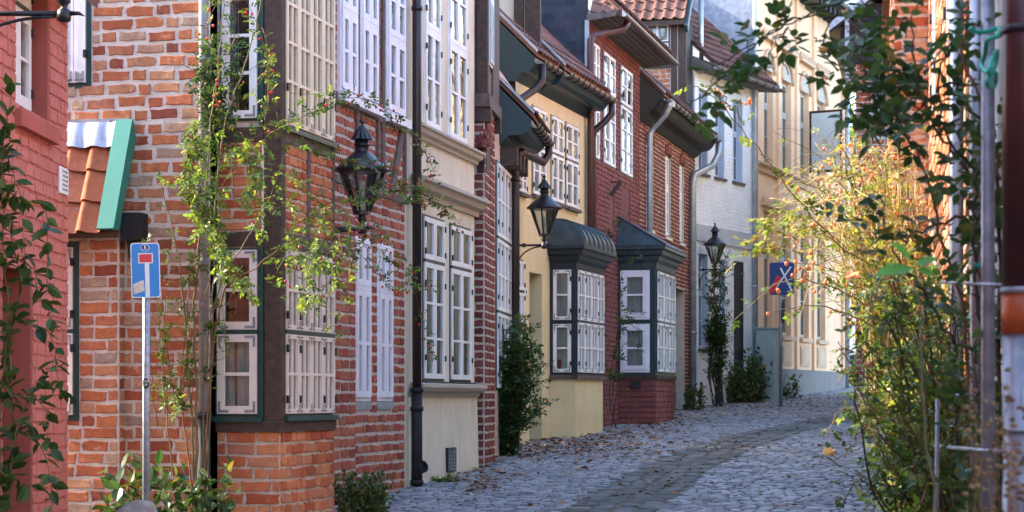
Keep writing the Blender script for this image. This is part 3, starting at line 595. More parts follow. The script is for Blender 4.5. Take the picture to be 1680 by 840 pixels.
zA = P.hit(692, 214)[1]; prof(P, 'cornice', 'cream_dark', cx0, cw + .06, [(.0, zA - .12), (.04, zA - .12), (.05, zA - .08), (.1, zA - .06), (.12, zA - .01), (.15, zA), (.15, zA + .03), (0, zA + .05)])
zB = P.hit(692, 300)[1]; prof(P, 'cornice', 'cream_dark', cx0, cw + .1, [(0, zB - .18), (.04, zB - .18), (.05, zB - .12), (.12, zB - .09), (.15, zB - .03), (.2, zB - .01), (.2, zB + .03), (0, zB + .06)])
zS = P.hit(689, 634)[1]; prof(P, 'cornice', 'cream_dark', cx0, cw + .05, [(0, zS - .13), (.05, zS - .13), (.07, zS - .08), (.14, zS - .05), (.17, zS - .01), (.17, zS + .03), (0, zS + .05)])
m = MB(); m.add([(.2, -.07, 0), (cw + .02, -.07, 0), (cw + .02, -.035, zS - .13), (.2, -.035, zS - .13), (.2, .02, 0), (cw + .02, .02, 0), (cw + .02, .02, zS - .13), (.2, .02, zS - .13)], [(0,1,2,3),(4,7,6,5),(0,4,5,1),(1,5,6,2),(2,6,7,3),(3,7,4,0)]); P.build(m, 'plinth', 'cream')
v = P.rect(732, 746, 735, 775, -.06); m = MB(); m.box(v[0], v[1], -.085, -.05, v[2], v[3]); g_ = P.build(m, 'vent', 'iron')
for i in range(6): MB().box(v[0] + .02, v[1] - .02, -.092, -.084, v[2] + .02 + i * (v[3]-v[2]-.04) / 6, v[2] + .035 + i * (v[3]-v[2]-.04) / 6).build('vent_bar', 'iron_grey', g_)
for i in range(4): MB().box(v[0] + .04 + i * (v[1]-v[0]-.08) / 3.3, v[0] + .06 + i * (v[1]-v[0]-.08) / 3.3, -.096, -.086, v[2] + .02, v[3] - .02).build('vent_bar', 'iron_grey', g_)
xp = P.x(684, -.1); zf = P.hit(684, 640, -.1)[1]; zg_ = gz(25.5) - C.base
pipe(C, [(xp, -.1, zf), (xp, -.1, 8.4)], .056, 'pipe_brown', 14, [(xp, -.1, zf + 2.2), (xp, -.1, zf + 4.5)])
pipe(C, [(xp, -.1, zg_ - .1), (xp, -.1, zf + .03)], .066, 'pipe_black', 14, [(xp, -.1, zf), (xp, -.1, zf - .22), (xp, -.1, zg_ + .05)])
ze = P.hit(684, 767, -.1)[1]; MB().lathe([(.075, 0), (.075, .05), (.055, .06), (.05, .02)], 14).build('pipe_opening', 'pipe_black', C.e, Matrix.Translation((xp + .03, -.14, ze)) @ Matrix.Rotation(math.radians(70), 4, 'X') @ Matrix.Rotation(math.radians(-30), 4, 'Y'))
body(C, cw, 6, 8.4); m = MB(); m.box(0, cw, 0, 6, 8.41, 11); C.p.build(m, 'shading_storey', 'cream'); roof(C, 0, cw, 11, .3, 6, 1.15, 'tile_old')  # storey out of view, added for height so the paving stays shaded

# ================================================================ house D: low brick house with jettied half-timbered top
u, x, y = C.at_px(778)
yD = y + .12; xD = (795 - CX) * yD / FPX
D = House('jettied_house', 'narrow brick house with blind arch, jettied dark timber top and blue-black eaves', xD, yD, 0.104)
P = D.p; G = Plane(D, 0, 0, True); dw = P.x(846)
xb = P.x(811); xarc0, xarc1 = P.x(796.5), P.x(803.5)
za0, za1 = P.hit(797, 283)[1], P.hit(797, 250)[1]
wr = (P.x(812.5), P.x(836), P.hit(812.5, 640)[1], P.hit(812.5, 262)[1])
zj = P.hit(795, 178)[1]
wall(P, 'wall', 'mortar_grey', 0, xb, 0, 6.0, [], .1); wall(P, 'wall', 'pinkish', xb, dw, 0, 6.0, [wr], .1)
ga = (G.x(781.5), G.x(795.2), G.hit(789, 284)[1], G.hit(789, 240)[1])
wall(G, 'wall', 'mortar_grey', -.9, 0, 0, 8.4, [ga], .16)
m = MB(); m.box(ga[0] - .02, ga[1] - .004, .155, .17, ga[2], ga[3] + .02); G.build(m, 'niche', 'brick_dark')
for i in range(7):
    a = math.pi * (i + .5) / 7; cxa = (ga[0] + ga[1]) / 2; link('brick', brick_variants('brick_dark')[i], D.e, G.m @ Matrix.Translation((cxa + math.cos(a) * .065, -.012, ga[3] - .02 + math.sin(a) * .13)) @ Matrix.Rotation(math.pi/2 - a, 4, 'Y') @ Matrix.Diagonal((.045, .04, .14, 1)))
lay(D, G, 'brick_dark', -.42, -.004, 0, zj, .108, .28, .14, .02, [(ga[0] - .03, ga[1] + .03, ga[2], ga[3] + .14)], pat=(1, 0)); lay(D, G, 'brick_dark', -.42, -.16, zj, 7.4, .108, .28, .14, .02, pat=(1, 0))
arch = (xarc0, xarc1, za0, za1 + .22)
lay(D, P, 'brick_dark', .006, xb, 0, zj, .108, .27, .13, .02, [arch], pat=(1, 0))
nb = 9; rA = (xarc1 - xarc0) / 2; ca = (xarc0 + xarc1) / 2        # arch ring and niche
for i in range(nb):
    a = math.pi * (i + .5) / nb; p = Vector((ca + math.cos(a) * (rA + .1), -.02, za1 + math.sin(a) * .42))
    link('brick', brick_variants('brick_dark')[i % 9], D.e, P.m @ Matrix.Translation(p) @ Matrix.Rotation(math.pi/2 - a, 4, 'Y') @ Matrix.Diagonal((.1, .04, .22, 1)))
m = MB(); m.box(xarc0 + .02, xarc1 - .02, -.012, .02, za0, za1 + .3); P.build(m, 'niche', 'timber')
window(P, wr, 4, (.33, .33, .34), ((1, 2),), y=-.02, fm='teal', sm='white', fw=.03, sw=.05, mw=.03, curtain_or_glare=[(0, 1, 1, 0)])
J = Plane(D, -.05, -.03); JG = J; jx1 = J.x(817); zj2 = J.hit(795, 150)[1]
m = MB(); m.box(0.02, jx1, .01, .15, zj2, 8.4); J.build(m, 'jetty_wall', 'timber')
for a, b in ((0, .16), (J.x(806.5), jx1 + .02)): tim(J, a, b, -.02, .14, zj2 + .01, 8.4)
tim(J, -.02, jx1 + .05, -.05, .2, zj2 - .17, zj2 + .005, mat='timber_grey'); tim(J, .17, J.x(806) - .01, -.005, .1, zj2 + .0, zj2 + .35, mat='timber_grey')
for a in (.02, jx1 - .2): tim(J, a, a + .16, -.06, .3, zj2 - .37, zj2 - .18)
window(J, (.17, J.x(806.3), zj2 + .42, zj2 + 2.2), 2, (.5, .5), ((1, 2),), y=-.02, fm='white', sm='zinc', fw=.03, sw=.05, hinges=False)
EAVT = pantile(.2, .33, 8, .018).mesh('tile', 'tile_old', True)
def eaves(H, u0, u1, over, zg, mat='teal', roofmat='tile_old', pitch=1.0, back=.5, drop=.34):
    pts = [(-over, zg + .02), (back, zg + .02 + (over + back) * pitch), (back, zg - drop), (0.0, zg - drop)] + [(-over * t, zg - drop + drop * .8 * t + .05 * math.sin(t * 6.3)) for t in (.25, .4, .55, .7, .85)] + [(-over, zg - .06)]
    m = MB(); m.prism(pts, u0, u1, 'x'); e = m.build('eaves', mat, H.e)
    m = MB(); m.prism([(-over - .03, zg + .03), (3.2, zg + .03 + (over + 3.23) * pitch), (3.2, zg + .14 + (over + 3.23) * pitch), (-over - .03, zg + .1)], u0 + .0, u1, 'x'); m.build('roof', roofmat, H.e)
    rf_ = bpy.data.objects[[c.name for c in H.e.children if c.name.startswith('roof')][-1]]
    q = math.hypot(1, pitch); rr_ = Matrix(((1, 0, 0), (0, -1 / q, -pitch / q), (0, -pitch / q, 1 / q))).to_4x4()
    for i in range(int((u1 - u0 - .06) / .2)):
        for k in (1, 2, 3): link('tile', EAVT, rf_, Matrix.Translation((u0 + .08 + .2 * i, -over - .05 + .3 * k / q, zg + .115 + .3 * k * pitch / q)) @ rr_)
    m = MB(); m.prism([(-over - .035, zg + .1), (3.2, zg + .145 + (over + 3.23) * pitch), (3.2, zg + .19 + (over + 3.23) * pitch), (-over - .035, zg + .14)], u0 - .03, u0 + .09, 'x'); m.build('verge_flashing', 'zinc', H.e)
    return e
u1 = P.x(819); z1 = P.hit(852, 172, -.45)[1]; zg1 = z1
eaves(D, u1, dw + .1, .46, zg1); gutter(D, u1 + .1, dw + .25, -.5, zg1 - .02, .075, brackets=6)
xe = P.x(846, -.12); zz = P.hit(846, 262, -.12)[1]
pipe(D, [(dw + .1, -.5, zg1 - .06), (dw + .1, -.5, zg1 - .2), (dw + .02, -.42, zg1 - .34), (xe + .05, -.2, zz + .12), (xe, -.12, zz), (xe, -.12, .3)], .06, 'pipe_brown', 12, [(xe, -.12, zz - .3), (xe, -.12, 1.6)])
for i in range(4): tim(P, u1 + .1 + i * .5, u1 + .22 + i * .5, -.25, .0, zg1 - .62, zg1 - .36)
body(D, dw, 5, 6); finish_bricks(D)

# ================================================================ yellow house with bay
u, x, y = D.at_px(846)
Y_ = House('yellow_house', 'pale yellow plastered house with dark-framed bay window and deep door recess', x, y + .05, 0.283)
P = Y_.p; yl = P.x(965)
yw = [P.rect(872, 894, 172, 320), P.rect(903, 923, 187, 330), P.rect(927, 947, 197, 344)]; yw0 = P.rect(848.5, 862, 238, 315)
yw = [(a, b, yw[1][2], yw[1][3]) for a, b, c, d in yw]; yl0 = P.rect(847, 858, 424, 530); dr = P.rect(868.5, 889, 446, 760)
u0 = P.x(902); YG = Plane(Y_, u0, 0, True); bd = YG.x(944); YS = Plane(Y_, u0, -bd); bl = YS.x(989)
def zy(py): return YG.hit(944, py)[1]
hb = (u0 + .05, u0 + bl - .05, .9, 2.9 + .5)
zwt = P.hit(922, 118, -.36)[1] - .02
m = MB(); us = P.x(885); m.quad((0, 0, zwt), (us, 0, zwt), (us, 0, zwt + .5), (0, 0, zwt + .5)); P.build(m, 'wall', 'yellow')
wall(P, 'wall', 'yellow', 0, yl, 0, zwt, yw + [yw0, yl0, dr, hb], .3)
for r_ in yw + [yw0]: window(P, r_, 2, (.44, .56), ((1, 2), (1, 2)), y=-.01, fm='navy', sm='white', fw=.02, sw=.05, mw=.03, sill=('timber_grey', .07, .05))
window(P, yl0, 2, (.5, .5), ((1, 1), (1, 1)), y=-.01, fm='navy', sm='white', fw=.02, sw=.05, mw=.03, sill=('timber_grey', .05, .05))
m = MB(); m.box(dr[0], dr[1], .3, .35, 0, dr[3]); m.box(dr[0] + .1, dr[1] - .1, .285, .3, .6, 1.4); m.box(dr[0] + .1, dr[1] - .1, .285, .3, 1.6, dr[3] - .2); P.build(m, 'door', 'timber')
n0 = P.rect(861.5, 865.5, 474, 484, -.01); m = MB(); m.box(n0[0], n0[1], -.015, .0, n0[2], n0[3]); np_ = P.build(m, 'number_plate', 'sign_white')
m = MB(); mx = (n0[0] + n0[1]) / 2; m.box(mx - .012, mx + .012, -.02, -.016, n0[2] + .015, n0[3] - .015); m.bar((mx, -.018, n0[3] - .018), (mx - .045, -.018, n0[3] - .05), .02, .004); m.build('numeral', 'black', np_)
zb_ = zy(616); zt_ = zy(440)
m = MB(); m.box(0, bd, .0, .3, 0, zb_); YG.build(m, 'bay_base', 'yellow'); m = MB(); m.box(0.002, bl, .0, bd, 0, zb_ - .001); YS.build(m, 'bay_base', 'yellow')
fr1 = YG.rect(907, 939, 439, 524); fr2 = YG.rect(907, 939, 529, 613)
fr1 = (fr1[0], fr1[1], zy(526), zy(441)); fr2 = (fr2[0], fr2[1], zy(612), zy(530))
wall(YG, 'bay_wall', 'navy', 0, bd, zb_, zt_ + .25, [fr1, fr2], .08); wall(YS, 'bay_wall', 'navy', 0, bl, zb_, zt_ + .25, [(.06, bl - .03, zy(612), zy(441))], .08)
m = MB(); m.quad((bl, 0, zb_), (bl, bd, zb_), (bl, bd, zt_ + .2), (bl, 0, zt_ + .2)); YS.build(m, 'bay_wall', 'navy')
for r_ in (fr1, fr2): window(YG, r_, 1, (1,), ((1, 2),), y=-.02, fm='navy', sm='white', fw=.012, sw=.055, mw=.028, irons=.09, curtain_or_glare=[(0, 1, 1, .0)])
window(YS, (.06, bl - .03, zy(612), zy(441)), 4, (1, 1), ((2, 2), (2, 2)), y=-.02, fm='navy', sm='white', fw=.012, sw=.04, mw=.026, irons=.07)
m = MB(); m.box(-.03, bd + .05, -.05, .06, zb_ - .06, zb_ + .01); YG.build(m, 'window_sill', 'timber_grey'); m = MB(); m.box(-.05, bl + .04, -.052, .06, zb_ - .058, zb_ + .012); YS.build(m, 'window_sill', 'timber_grey')
def bay_cornice(H, u0, bd, bl, z0, z1, out, mat):
    """stepped cornice round three sides of a bay"""
    st = [(.02, 0), (.04, .25), (.10, .4), (.12, .55), (.2, .62), (.22, .8), (.28, .86), (.28, 1.0)]
    m = MB()
    for k in range(len(st)):
        o_, t = st[k]; o_ *= out / .28; z = z0 + (z1 - z0) * t
        m.v += [(u0 - o_, .0, z), (u0 - o_, -bd - o_, z), (u0 + bl + o_, -bd - o_, z), (u0 + bl + o_, .0, z)]
        if k:
            a = 4 * (k - 1); m.f += [(a, a+4, a+5, a+1), (a+1, a+5, a+6, a+2), (a+2, a+6, a+7, a+3)]
    k = 4 * (len(st) - 1); m.f += [(k, k+3, k+2, k+1), (0, 1, 2, 3)]
    return m.build('cornice', mat, H.e)
zc0, zc1 = zy(441), zy(403); bay_cornice(Y_, u0, bd, bl, zc0, zc1, .2, 'navy')
m = MB(); no = 8; zr_ = YG.hit(903, 360)[1] - zc1; ov = .19                    # curved lead roof with standing seams
for i in range(no + 1):
    t = i / no; o_ = (bd + ov) * math.cos(t * math.pi / 2) ** .8 if i < no else 0.02; z = zc1 + zr_ * math.sin(t * math.pi / 2); e = ov * math.cos(t * math.pi / 2) ** .8
    m.v += [(u0 - e, .0, z), (u0 - e * .9, -o_, z), (u0 + bl + e * .9, -o_, z), (u0 + bl + e, .0, z)]
for i in range(no):
    a = 4 * i; m.f += [(a, a+4, a+5, a+1), (a+1, a+5, a+6, a+2), (a+2, a+6, a+7, a+3)]
rf = m.build('bay_roof', 'copper', Y_.e, None)
for j in range(7):
    f_ = (j + .3) / 7; s_ = MB(); s_.tube([(m.v[4*i+1][0] * (1-f_) + m.v[4*i+2][0] * f_, m.v[4*i+1][1] - .008, m.v[4*i+1][2] + .008) for i in range(no + 1)], .018, 5); s_.build('seam', 'copper', rf)
mb = YG.hit(899, 627, -.02); MB().box(mb[0] - .12, mb[0] + .0, -.1, -.03, mb[1] - .15, mb[1] + .05).build('mailbox', 'galv', Y_.e, YG.m)
xr = YG.rect(909, 920, 594, 606, .12); m = MB(); m.lathe([(.06, 0), (.1, .05), (.09, .16)], 10, ((xr[0]+xr[1])/2, .12, xr[2])); YG.build(m, 'flower_pot', 'redcloth')
# eaves in two steps, dormer above
us = P.x(885); zg_a = P.hit(876, 96, -.28)[1]; eaves(Y_, -.0, us, .3, zg_a); gutter(Y_, .25, us + .1, -.34, zg_a, .07, brackets=4)
xk = P.x(848, -.1); pipe(Y_, [(.3, -.34, zg_a - .05), (.3, -.34, zg_a - .3), (.2, -.25, zg_a - .45), (xk, -.1, zg_a - .7), (xk - .1, -.08, zg_a - .8)], .06, 'pipe_brown', 10)
zg_b = P.hit(922, 118, -.36)[1]; eaves(Y_, us + .01, yl - .02, .38, zg_b); gutter(Y_, us + .12, yl + .12, -.42, zg_b, .075, brackets=9)
xk = yl - .12; pipe(Y_, [(yl, -.42, zg_b - .05), (yl, -.42, zg_b - .25), (yl - .04, -.3, zg_b - .4), (xk, -.14, zg_b - .55), (xk, -.11, zg_b - .7), (xk, -.11, .4)], .06, 'pipe_brown', 10)
ud = P.x(880); DG = Plane(Y_, ud - .25, .1, True); zd = DG.hit(880, 100)[1]
m = MB(); m.box(-2, .02, .06, .3, zd, zd + 2.5); dm = DG.build(m, 'dormer', 'cream')
for a, b in ((843, 858), (861, 886)): q = MB(); q.box(DG.x(a), DG.x(b), -.0, .08, zd - .2, zd + 2.5); q.build('dormer_post', 'timber', dm)
q = MB(); q.prism([(-1.2, zd + 1.25), (-.2, zd + .05), (-.2, zd + .12), (-1.2, zd + 1.35)], -.16, .05, 'y'); q.build('flashing', 'zinc', dm)
body(Y_, yl, 6, zwt)
# ================================================================ house E: wine red painted brick with slate side
u, x, y = Y_.at_px(965)
E = House('wine_red_house', 'wine red painted brick house with slate-hung side and wide boarded eaves', x, y + .03, 0.243)
P = E.p; G = Plane(E, 0, 0, True); el = P.x(1049)
ew = [P.rect(968.5, 981, 68, 250), P.rect(988, 1007, 82, 268), P.rect(1016, 1035, 106, 288)]; ew = [(a, b, ew[1][2], ew[1][3]) for a, b, c, d in ew]
zt = P.hit(968, 36)[1]
wall(P, 'wall', 'mortar_wine', 0, el, 0, zt, ew, .1)
pn = [(P.x(a), P.x(b), P.hit(a, c)[1], P.hit(a, d)[1]) for a, b, c, d in ((970, 979, 400, 285), (1000, 1006, 420, 292), (1019, 1032, 430, 308))]
lay(E, P, 'brick_wine', 0, el, .3, zt, .09, .26, .125, .012, ew + pn, proud=.01)
for r_ in ew: window(P, r_, 2, (.36, .64), ((1, 2), (1, 3)), y=-.02, fm='navy', sm='white', fw=.02, sw=.055, mw=.03, hinges=True)
zs_ = G.hit(955, 140)[1]; wall(G, 'side_wall', 'slate', -4, 0, zs_ - 2, zt + 1.2)
SLT = MB().prism([(-.5, .5), (-.5, -.1), (-.36, -.34), (-.15, -.48), (.15, -.48), (.36, -.34), (.5, -.1), (.5, .5)], -.5, .5).mesh('slate', 'slate')
for r_ in range(20):
    for k in range(9):
        xx = -.11 - k * .2 - (.1 if r_ % 2 else 0); zz_ = zs_ - .1 + r_ * .125
        if zz_ < zt + 1.0: link('slate', SLT, E.e, G.m @ Matrix.Translation((xx, -.014 - .001 * (k % 3), zz_)) @ Matrix.Rotation(.07, 4, 'X') @ Matrix.Diagonal((.205, .012, .25, 1)))
m = MB(); m.box(-.05, .02, -.05, .0, zs_ - .3, zt); G.build(m, 'corner_board', 'zinc')
zge = P.hit(1002, 12, -.5)[1]
m = MB(); m.prism([(-.52, zge - .06), (0.02, zt - .02), (0.02, zt + .1), (-.52, zge + .02)], -.05, el + .5, 'x'); sf = m.build('soffit', 'soffit', E.e)
for i in range(5): MB().prism([(-.52 + i*.105, zge - .068 + i*.105*(zt-zge+.04)/.54), (-.52 + i*.105 + .012, zge - .066 + (i*.105+.012)*(zt-zge+.04)/.54), (-.52 + i*.105 + .012, zge - .05 + i*.105*(zt-zge+.04)/.54), (-.52+i*.105, zge - .05 + i*.105*(zt-zge+.04)/.54)], -.05, el + .5, 'x').build('batten', 'board_dark', sf)
m = MB(); m.prism([(-.58, zge + .02), (3, zge + 3.4), (3, zge + 3.5), (-.58, zge + .1)], -.1, el + .55, 'x'); rfE = m.build('roof', 'tile_old', E.e)
EDT = pantile(.2, .3).mesh('tile', 'tile_old', True); rr = Matrix(((1, 0, 0), (0, -.725, -.69), (0, -.69, .725))).to_4x4()
for i in range(int((el + .6) / .2)): link('tile', EDT, rfE, Matrix.Translation((-.1 + i * .2, -.38, zge + .33)) @ rr)
m = MB(); m.box(-.1, el + .5, -.62, -.54, zge - .08, zge + .03); m.build('fascia', 'pipe_red', E.e)
gutter(E, -.05, el + .55, -.64, zge - .03, .065, 'pipe_red', 0)
xq = P.x(969, -.1); pipe(E, [(.45, -.62, zge - .08), (.42, -.55, zge - .22), (xq + .05, -.14, zge - .42), (xq, -.1, zge - .5), (xq, -.1, .3)], .06, 'pipe_red', 10, [(xq, -.1, zge - 1.8), (xq, -.1, zge - 4)])
sb = P.hit(1000, 310); so_ = MB(); so_.tube([(sb[0], -.02, sb[1] - .12), (sb[0] + .02, -.2, sb[1] + .12)], .035, 6); so_.tube([(sb[0], 0, sb[1] + .12), (sb[0], -.22, sb[1] + .14)], .01, 6); so_.build('sign_bracket', 'iron', E.e)
# bay, built of the same painted brick
u0 = P.x(1013); EG = Plane(E, u0, 0, True); bd = EG.x(1075); ES = Plane(E, u0, -bd); bl = ES.x(1106)
def ze_(py): return EG.hit(1075, py)[1]
zb_, zt_ = ze_(617), ze_(438)
wall(EG, 'bay_base', 'mortar_wine', 0, bd, 0, zb_); wall(ES, 'bay_base', 'mortar_wine', 0, bl, 0, zb_)
lay(E, EG, 'brick_wine', 0, bd, .3, zb_, .1, .27, .13, .012, proud=.01); lay(E, ES, 'brick_wine', 0.01, bl, .3, zb_, .1, .27, .13, .012, proud=.01)
f1 = EG.rect(1018, 1066, 441, 523); f2 = EG.rect(1018, 1066, 529, 611); f1 = (f1[0], f1[1], ze_(524), ze_(443)); f2 = (f2[0], f2[1], ze_(611), ze_(531))
wall(EG, 'bay_wall', 'teal', 0, bd, zb_, zt_ + .2, [f1, f2], .08); wall(ES, 'bay_wall', 'teal', 0, bl, zb_, zt_ + .2, [(.1, bl - .04, ze_(611), ze_(443))], .08)
m = MB(); m.quad((bl, 0, 0), (bl, bd, 0), (bl, bd, zt_ + .2), (bl, 0, zt_ + .2)); m.quad((0, 0, zb_), (bl, 0, zb_), (bl, bd, zb_), (0, bd, zb_)); ES.build(m, 'bay_wall', 'teal')
for r_ in (f1, f2): window(EG, r_, 1, (1,), ((1, 2),), y=-.02, fm='lav', sm='lav', fw=.05, sw=.075, mw=.035, hinges=False, curtain_or_glare=[(0, 1, 1, 0)])
window(ES, (.1, bl - .04, ze_(611), ze_(443)), 3, (1, 1), ((2, 2), (2, 2)), y=-.02, fm='teal', sm='white', fw=.015, sw=.045, mw=.028, irons=.07)
m = MB(); m.box(-.02, bd + .04, -.04, .05, zb_ - .05, zb_ + .02); EG.build(m, 'window_sill', 'timber'); m = MB(); m.box(-.04, bl + .03, -.042, .05, zb_ - .048, zb_ + .022); ES.build(m, 'window_sill', 'timber')
lm = MB(); lm.box(bd * .35, bd * .62, -.06, -.012, zb_ - .22, zb_ - .1); EG.build(lm, 'lamp_box', 'board_dark')
zc1 = ze_(404); bay_cornice(E, u0, bd, bl, ze_(441), zc1, .22, 'copper')
zap = EG.hit(1021, 356)[1]; o_ = .24
m = MB(); m.add([(u0 - o_, 0, zc1), (u0 - o_, -bd - o_, zc1), (u0 + bl + o_, -bd - o_, zc1), (u0 + bl + o_, 0, zc1), (u0 - .02, -.02, zap), (u0 + bl - .3, -.02, zap), (u0 - o_, 0, zc1 + .05)], [(0, 4, 1), (1, 4, 5, 2), (2, 5, 3), (0, 1, 2, 3)]); rf = m.build('bay_roof', 'copper', E.e)
s_ = MB(); s_.tube([(u0 - o_, -bd - o_, zc1 + .01), (u0 - .02, -.02, zap + .01)], .02, 6); s_.build('seam', 'copper', rf)
m = MB(); m.box(0, el, 0.35, 6, 0, .1); body(E, el, 6, zt); finish_bricks(E, 0)

# ================================================================ house F: plain brick house with cross gable
u, x, y = E.at_px(1049)
Fh = House('dark_brick_house', 'dark red brick house with narrow windows and tiled cross gable', x, y + .02, 0.2457)
P = Fh.p; fl = P.x(1140)
fw_ = [P.rect(1060, 1071.5, 236, 372), P.rect(1091, 1100.5, 249, 388), P.rect(1114.5, 1122, 266, 400)]; fw_ = [(a, b, fw_[1][2], fw_[1][3]) for a, b, c, d in fw_]
zt = P.hit(1052, 200)[1]
dF = P.rect(1108, 1123, 472, 690)
wall(P, 'wall', 'mortar_grey', 0, fl, 0, zt, fw_ + [dF], .2); lay(Fh, P, 'brick_dark', 0, fl, .3, zt, .085, .25, .12, .014, fw_ + [dF], pat=(1, 0))
for r_ in fw_:
    window(P, r_, 2, (.4, .6), ((1, 1), (1, 2)), y=.06, fm='lav', sm='lav', fw=.06, sw=.06, mw=.03, hinges=False, sill=('rosewhite', .1, .05))
    for i in range(7):
        t = (i + .5) / 7; link('brick', brick_variants('brick_dark')[i], Fh.e, Matrix.Translation((r_[0] + (r_[1]-r_[0]) * t, -.025, r_[3] + .02 + .07 * math.sin(math.pi * t))) @ Matrix.Diagonal((.11, .04, .2, 1)))
m = MB(); m.box(dF[0], dF[1], .2, .25, 0, dF[3]); P.build(m, 'door', 'board_dark')
zg = P.hit(1097, 166, -.48)[1]
uv = 0.15; eaves(Fh, uv, fl + .15, .45, zg, 'board_dark', 'tile_old', 1.0, .5, .42); gutter(Fh, uv + .05, fl + .3, -.52, zg, .07, 'gutter', 14)
m = MB(); m.prism([(-.46, zg + .02), (.5, zg + 1.0), (.9, zg + .9), (.9, zg - .5), (0, zg - .5)], uv - .06, uv - .02, 'x'); m.build('verge_board', 'board_dark', Fh.e)
xq = P.x(1066, -.1); pipe(Fh, [(uv + .35, -.52, zg - .04), (uv + .35, -.52, zg - .12), (uv + .3, -.45, zg - .28), (xq + .05, -.18, zg - .5), (xq, -.1, zg - .65), (xq, -.1, .3)], .06, 'zinc', 12)
MB().lathe([(.11, 0), (.11, .1), (.06, .16)], 12).build('rainwater_head', 'zinc', Fh.e, Matrix.Translation((uv + .35, -.52, zg - .14)))
xq = P.x(1137, -.1); pipe(Fh, [(fl + .2, -.52, zg - .04), (fl + .2, -.52, zg - .3), (fl + .05, -.4, zg - .6), (xq, -.12, zg - .9), (xq, -.1, zg - 1.1), (xq, -.1, .2)], .075, 'zinc', 12, [(xq, -.1, 2.3), (xq, -.1, 1.0)])
# cross gable: its side wall with a window looks down the street
uc = Plane(Fh, 0, .05).x(1124); DG = Plane(Fh, uc, .05, True); zd0 = DG.hit(1090, 170)[1]; zd1 = DG.hit(1090, 32)[1]; xr = 0.0; xl = -2.2
m = MB(); m.box(xl, xr, .02, fl - uc, zd0 - .6, zd1); cg = DG.build(m, 'cross_gable', 'board_dark'); m = MB(); m.box(xl, xr - .01, .0, .02, zd0 - .6, zd1); DG.build(m, 'gable_side', 'mortar_grey')
wv_ = (DG.x(1058), DG.x(1099), DG.hit(1098, 100)[1], DG.hit(1098, 38)[1])
window(DG, wv_, 2, (1, 1), ((1, 1),), y=-.01, fm='timber', sm='lav', fw=.03, sw=.02, mw=.02, hinges=False)
for a, b, c, d in ((DG.x(1101), DG.x(1111), zd0 - 1, zd1), (DG.x(1113), xr + .03, zd0 - 1, zd1), (xl, DG.x(1111), wv_[3] + .01, zd1 + .02), (xl, DG.x(1101), DG.hit(1098, 112)[1], wv_[2] - .02)): tim(DG, a, b, -.03, .05, c, d)
lay(Fh, DG, 'brick_gable', xl + .6, DG.x(1100), zd0 - .2, DG.hit(1098, 113)[1], .11, .27, .13, .018)
sl_ = Vector((0, 1.0, 1.1)).normalized(); n_ = Vector((0, -1.1, 1.0)).normalized()
rot2 = Matrix(((1, 0, 0), (0, -sl_.y, n_.y), (0, -sl_.z, n_.z))).to_4x4()
m = MB(); m.prism([(-.2, zd1 - .06), (1.8, zd1 + 2.1), (1.8, zd1 + 2.0), (-.2, zd1 - .16)], xl, xr + .02, 'x'); cr = DG.build(m, 'roof', 'timber')
CT = pantile(.24, .36, 10).mesh('tile', 'tile_old', True)
for i in range(9):
    for k in range(5):
        link('tile', CT, cr, Matrix.Translation(Vector((xr - .24 * (i + 1), -.2, zd1 - .02)) + sl_ * (.33 * (k + 1)) + n_ * .03) @ rot2)
m = MB(); m.prism([(-.28, zd1 - .2), (1.8, zd1 + 2.15), (1.8, zd1 + 2.0), (-.2, zd1 - .34)], xr + .02, xr + .1, 'x'); DG.build(m, 'verge_board', 'teal')
body(Fh, fl, 6, zt); finish_bricks(Fh, 0)

# ================================================================ house G: whitewashed brick
u, x, y = Fh.at_px(1140)
Gh = House('whitewashed_house', 'whitewashed brick house with deep pale blue window reveals', x, y, 0.531)
P = Gh.p; gl = P.x(1236); zt = P.hit(1145, 108)[1]
gw_ = [P.rect(1146, 1161, 140, 282), P.rect(1172.5, 1188.5, 152, 290), P.rect(1202, 1218.5, 162, 300)]; gw_ = [(a, b, gw_[1][2], gw_[1][3]) for a, b, c, d in gw_]
gl_ = [P.rect(1146, 1161, 415, 572), P.rect(1180, 1190, 425, 575)]; gd = P.rect(1204, 1221, 428, 680)
wall(P, 'wall', 'mortar_wash', 0, gl, 0, zt, gw_ + gl_ + [gd], .22); lay(Gh, P, 'brick_white', 0, gl, .3, zt, .085, .25, .12, .012, gw_ + gl_ + [gd], proud=.002)
for r_ in gw_ + gl_:
    m = MB(); m.box(r_[1] - .012, r_[1] - .001, .008, .22, r_[2], r_[3]); P.build(m, 'reveal', 'bluepaint'); m = MB(); m.box(r_[0], r_[1] - .013, .008, .22, r_[3] - .012, r_[3] - .001); P.build(m, 'reveal', 'bluepaint')
    window(P, (r_[0], r_[1] - .014, r_[2], r_[3] - .014), 2, (.4, .6), ((1, 1), (1, 2)), y=.14, fm='bluepaint', sm='bluepaint', fw=.03, sw=.05, hinges=False); m = MB(); m.box(r_[0] - .05, r_[1] + .05, -.06, .06, r_[2] - .06, r_[2] - .001); P.build(m, 'window_sill', 'timber_grey')
m = MB(); m.box(gd[0], gd[1], .02, .06, 0, gd[3]); m.box(gd[0] + .08, gd[1] - .08, .008, .02, .7, 1.5); m.box(gd[0] + .08, gd[1] - .08, .008, .02, 1.7, gd[3] - .1); P.build(m, 'door', 'board_dark')
zb1 = P.hit(1145, 368)[1]; m = MB(); m.box(0, gl, -.05, .0, zb1 - .38, zb1); P.build(m, 'string_course', 'band')
zg = P.hit(1180, 118, -.4)[1]
m = MB(); m.prism([(-.5, zg - .05), (.02, zt - .12), (.02, zt + .2), (-.5, zg + .04)], -.2, gl + .35, 'x'); m.build('soffit', 'soffit', Gh.e)
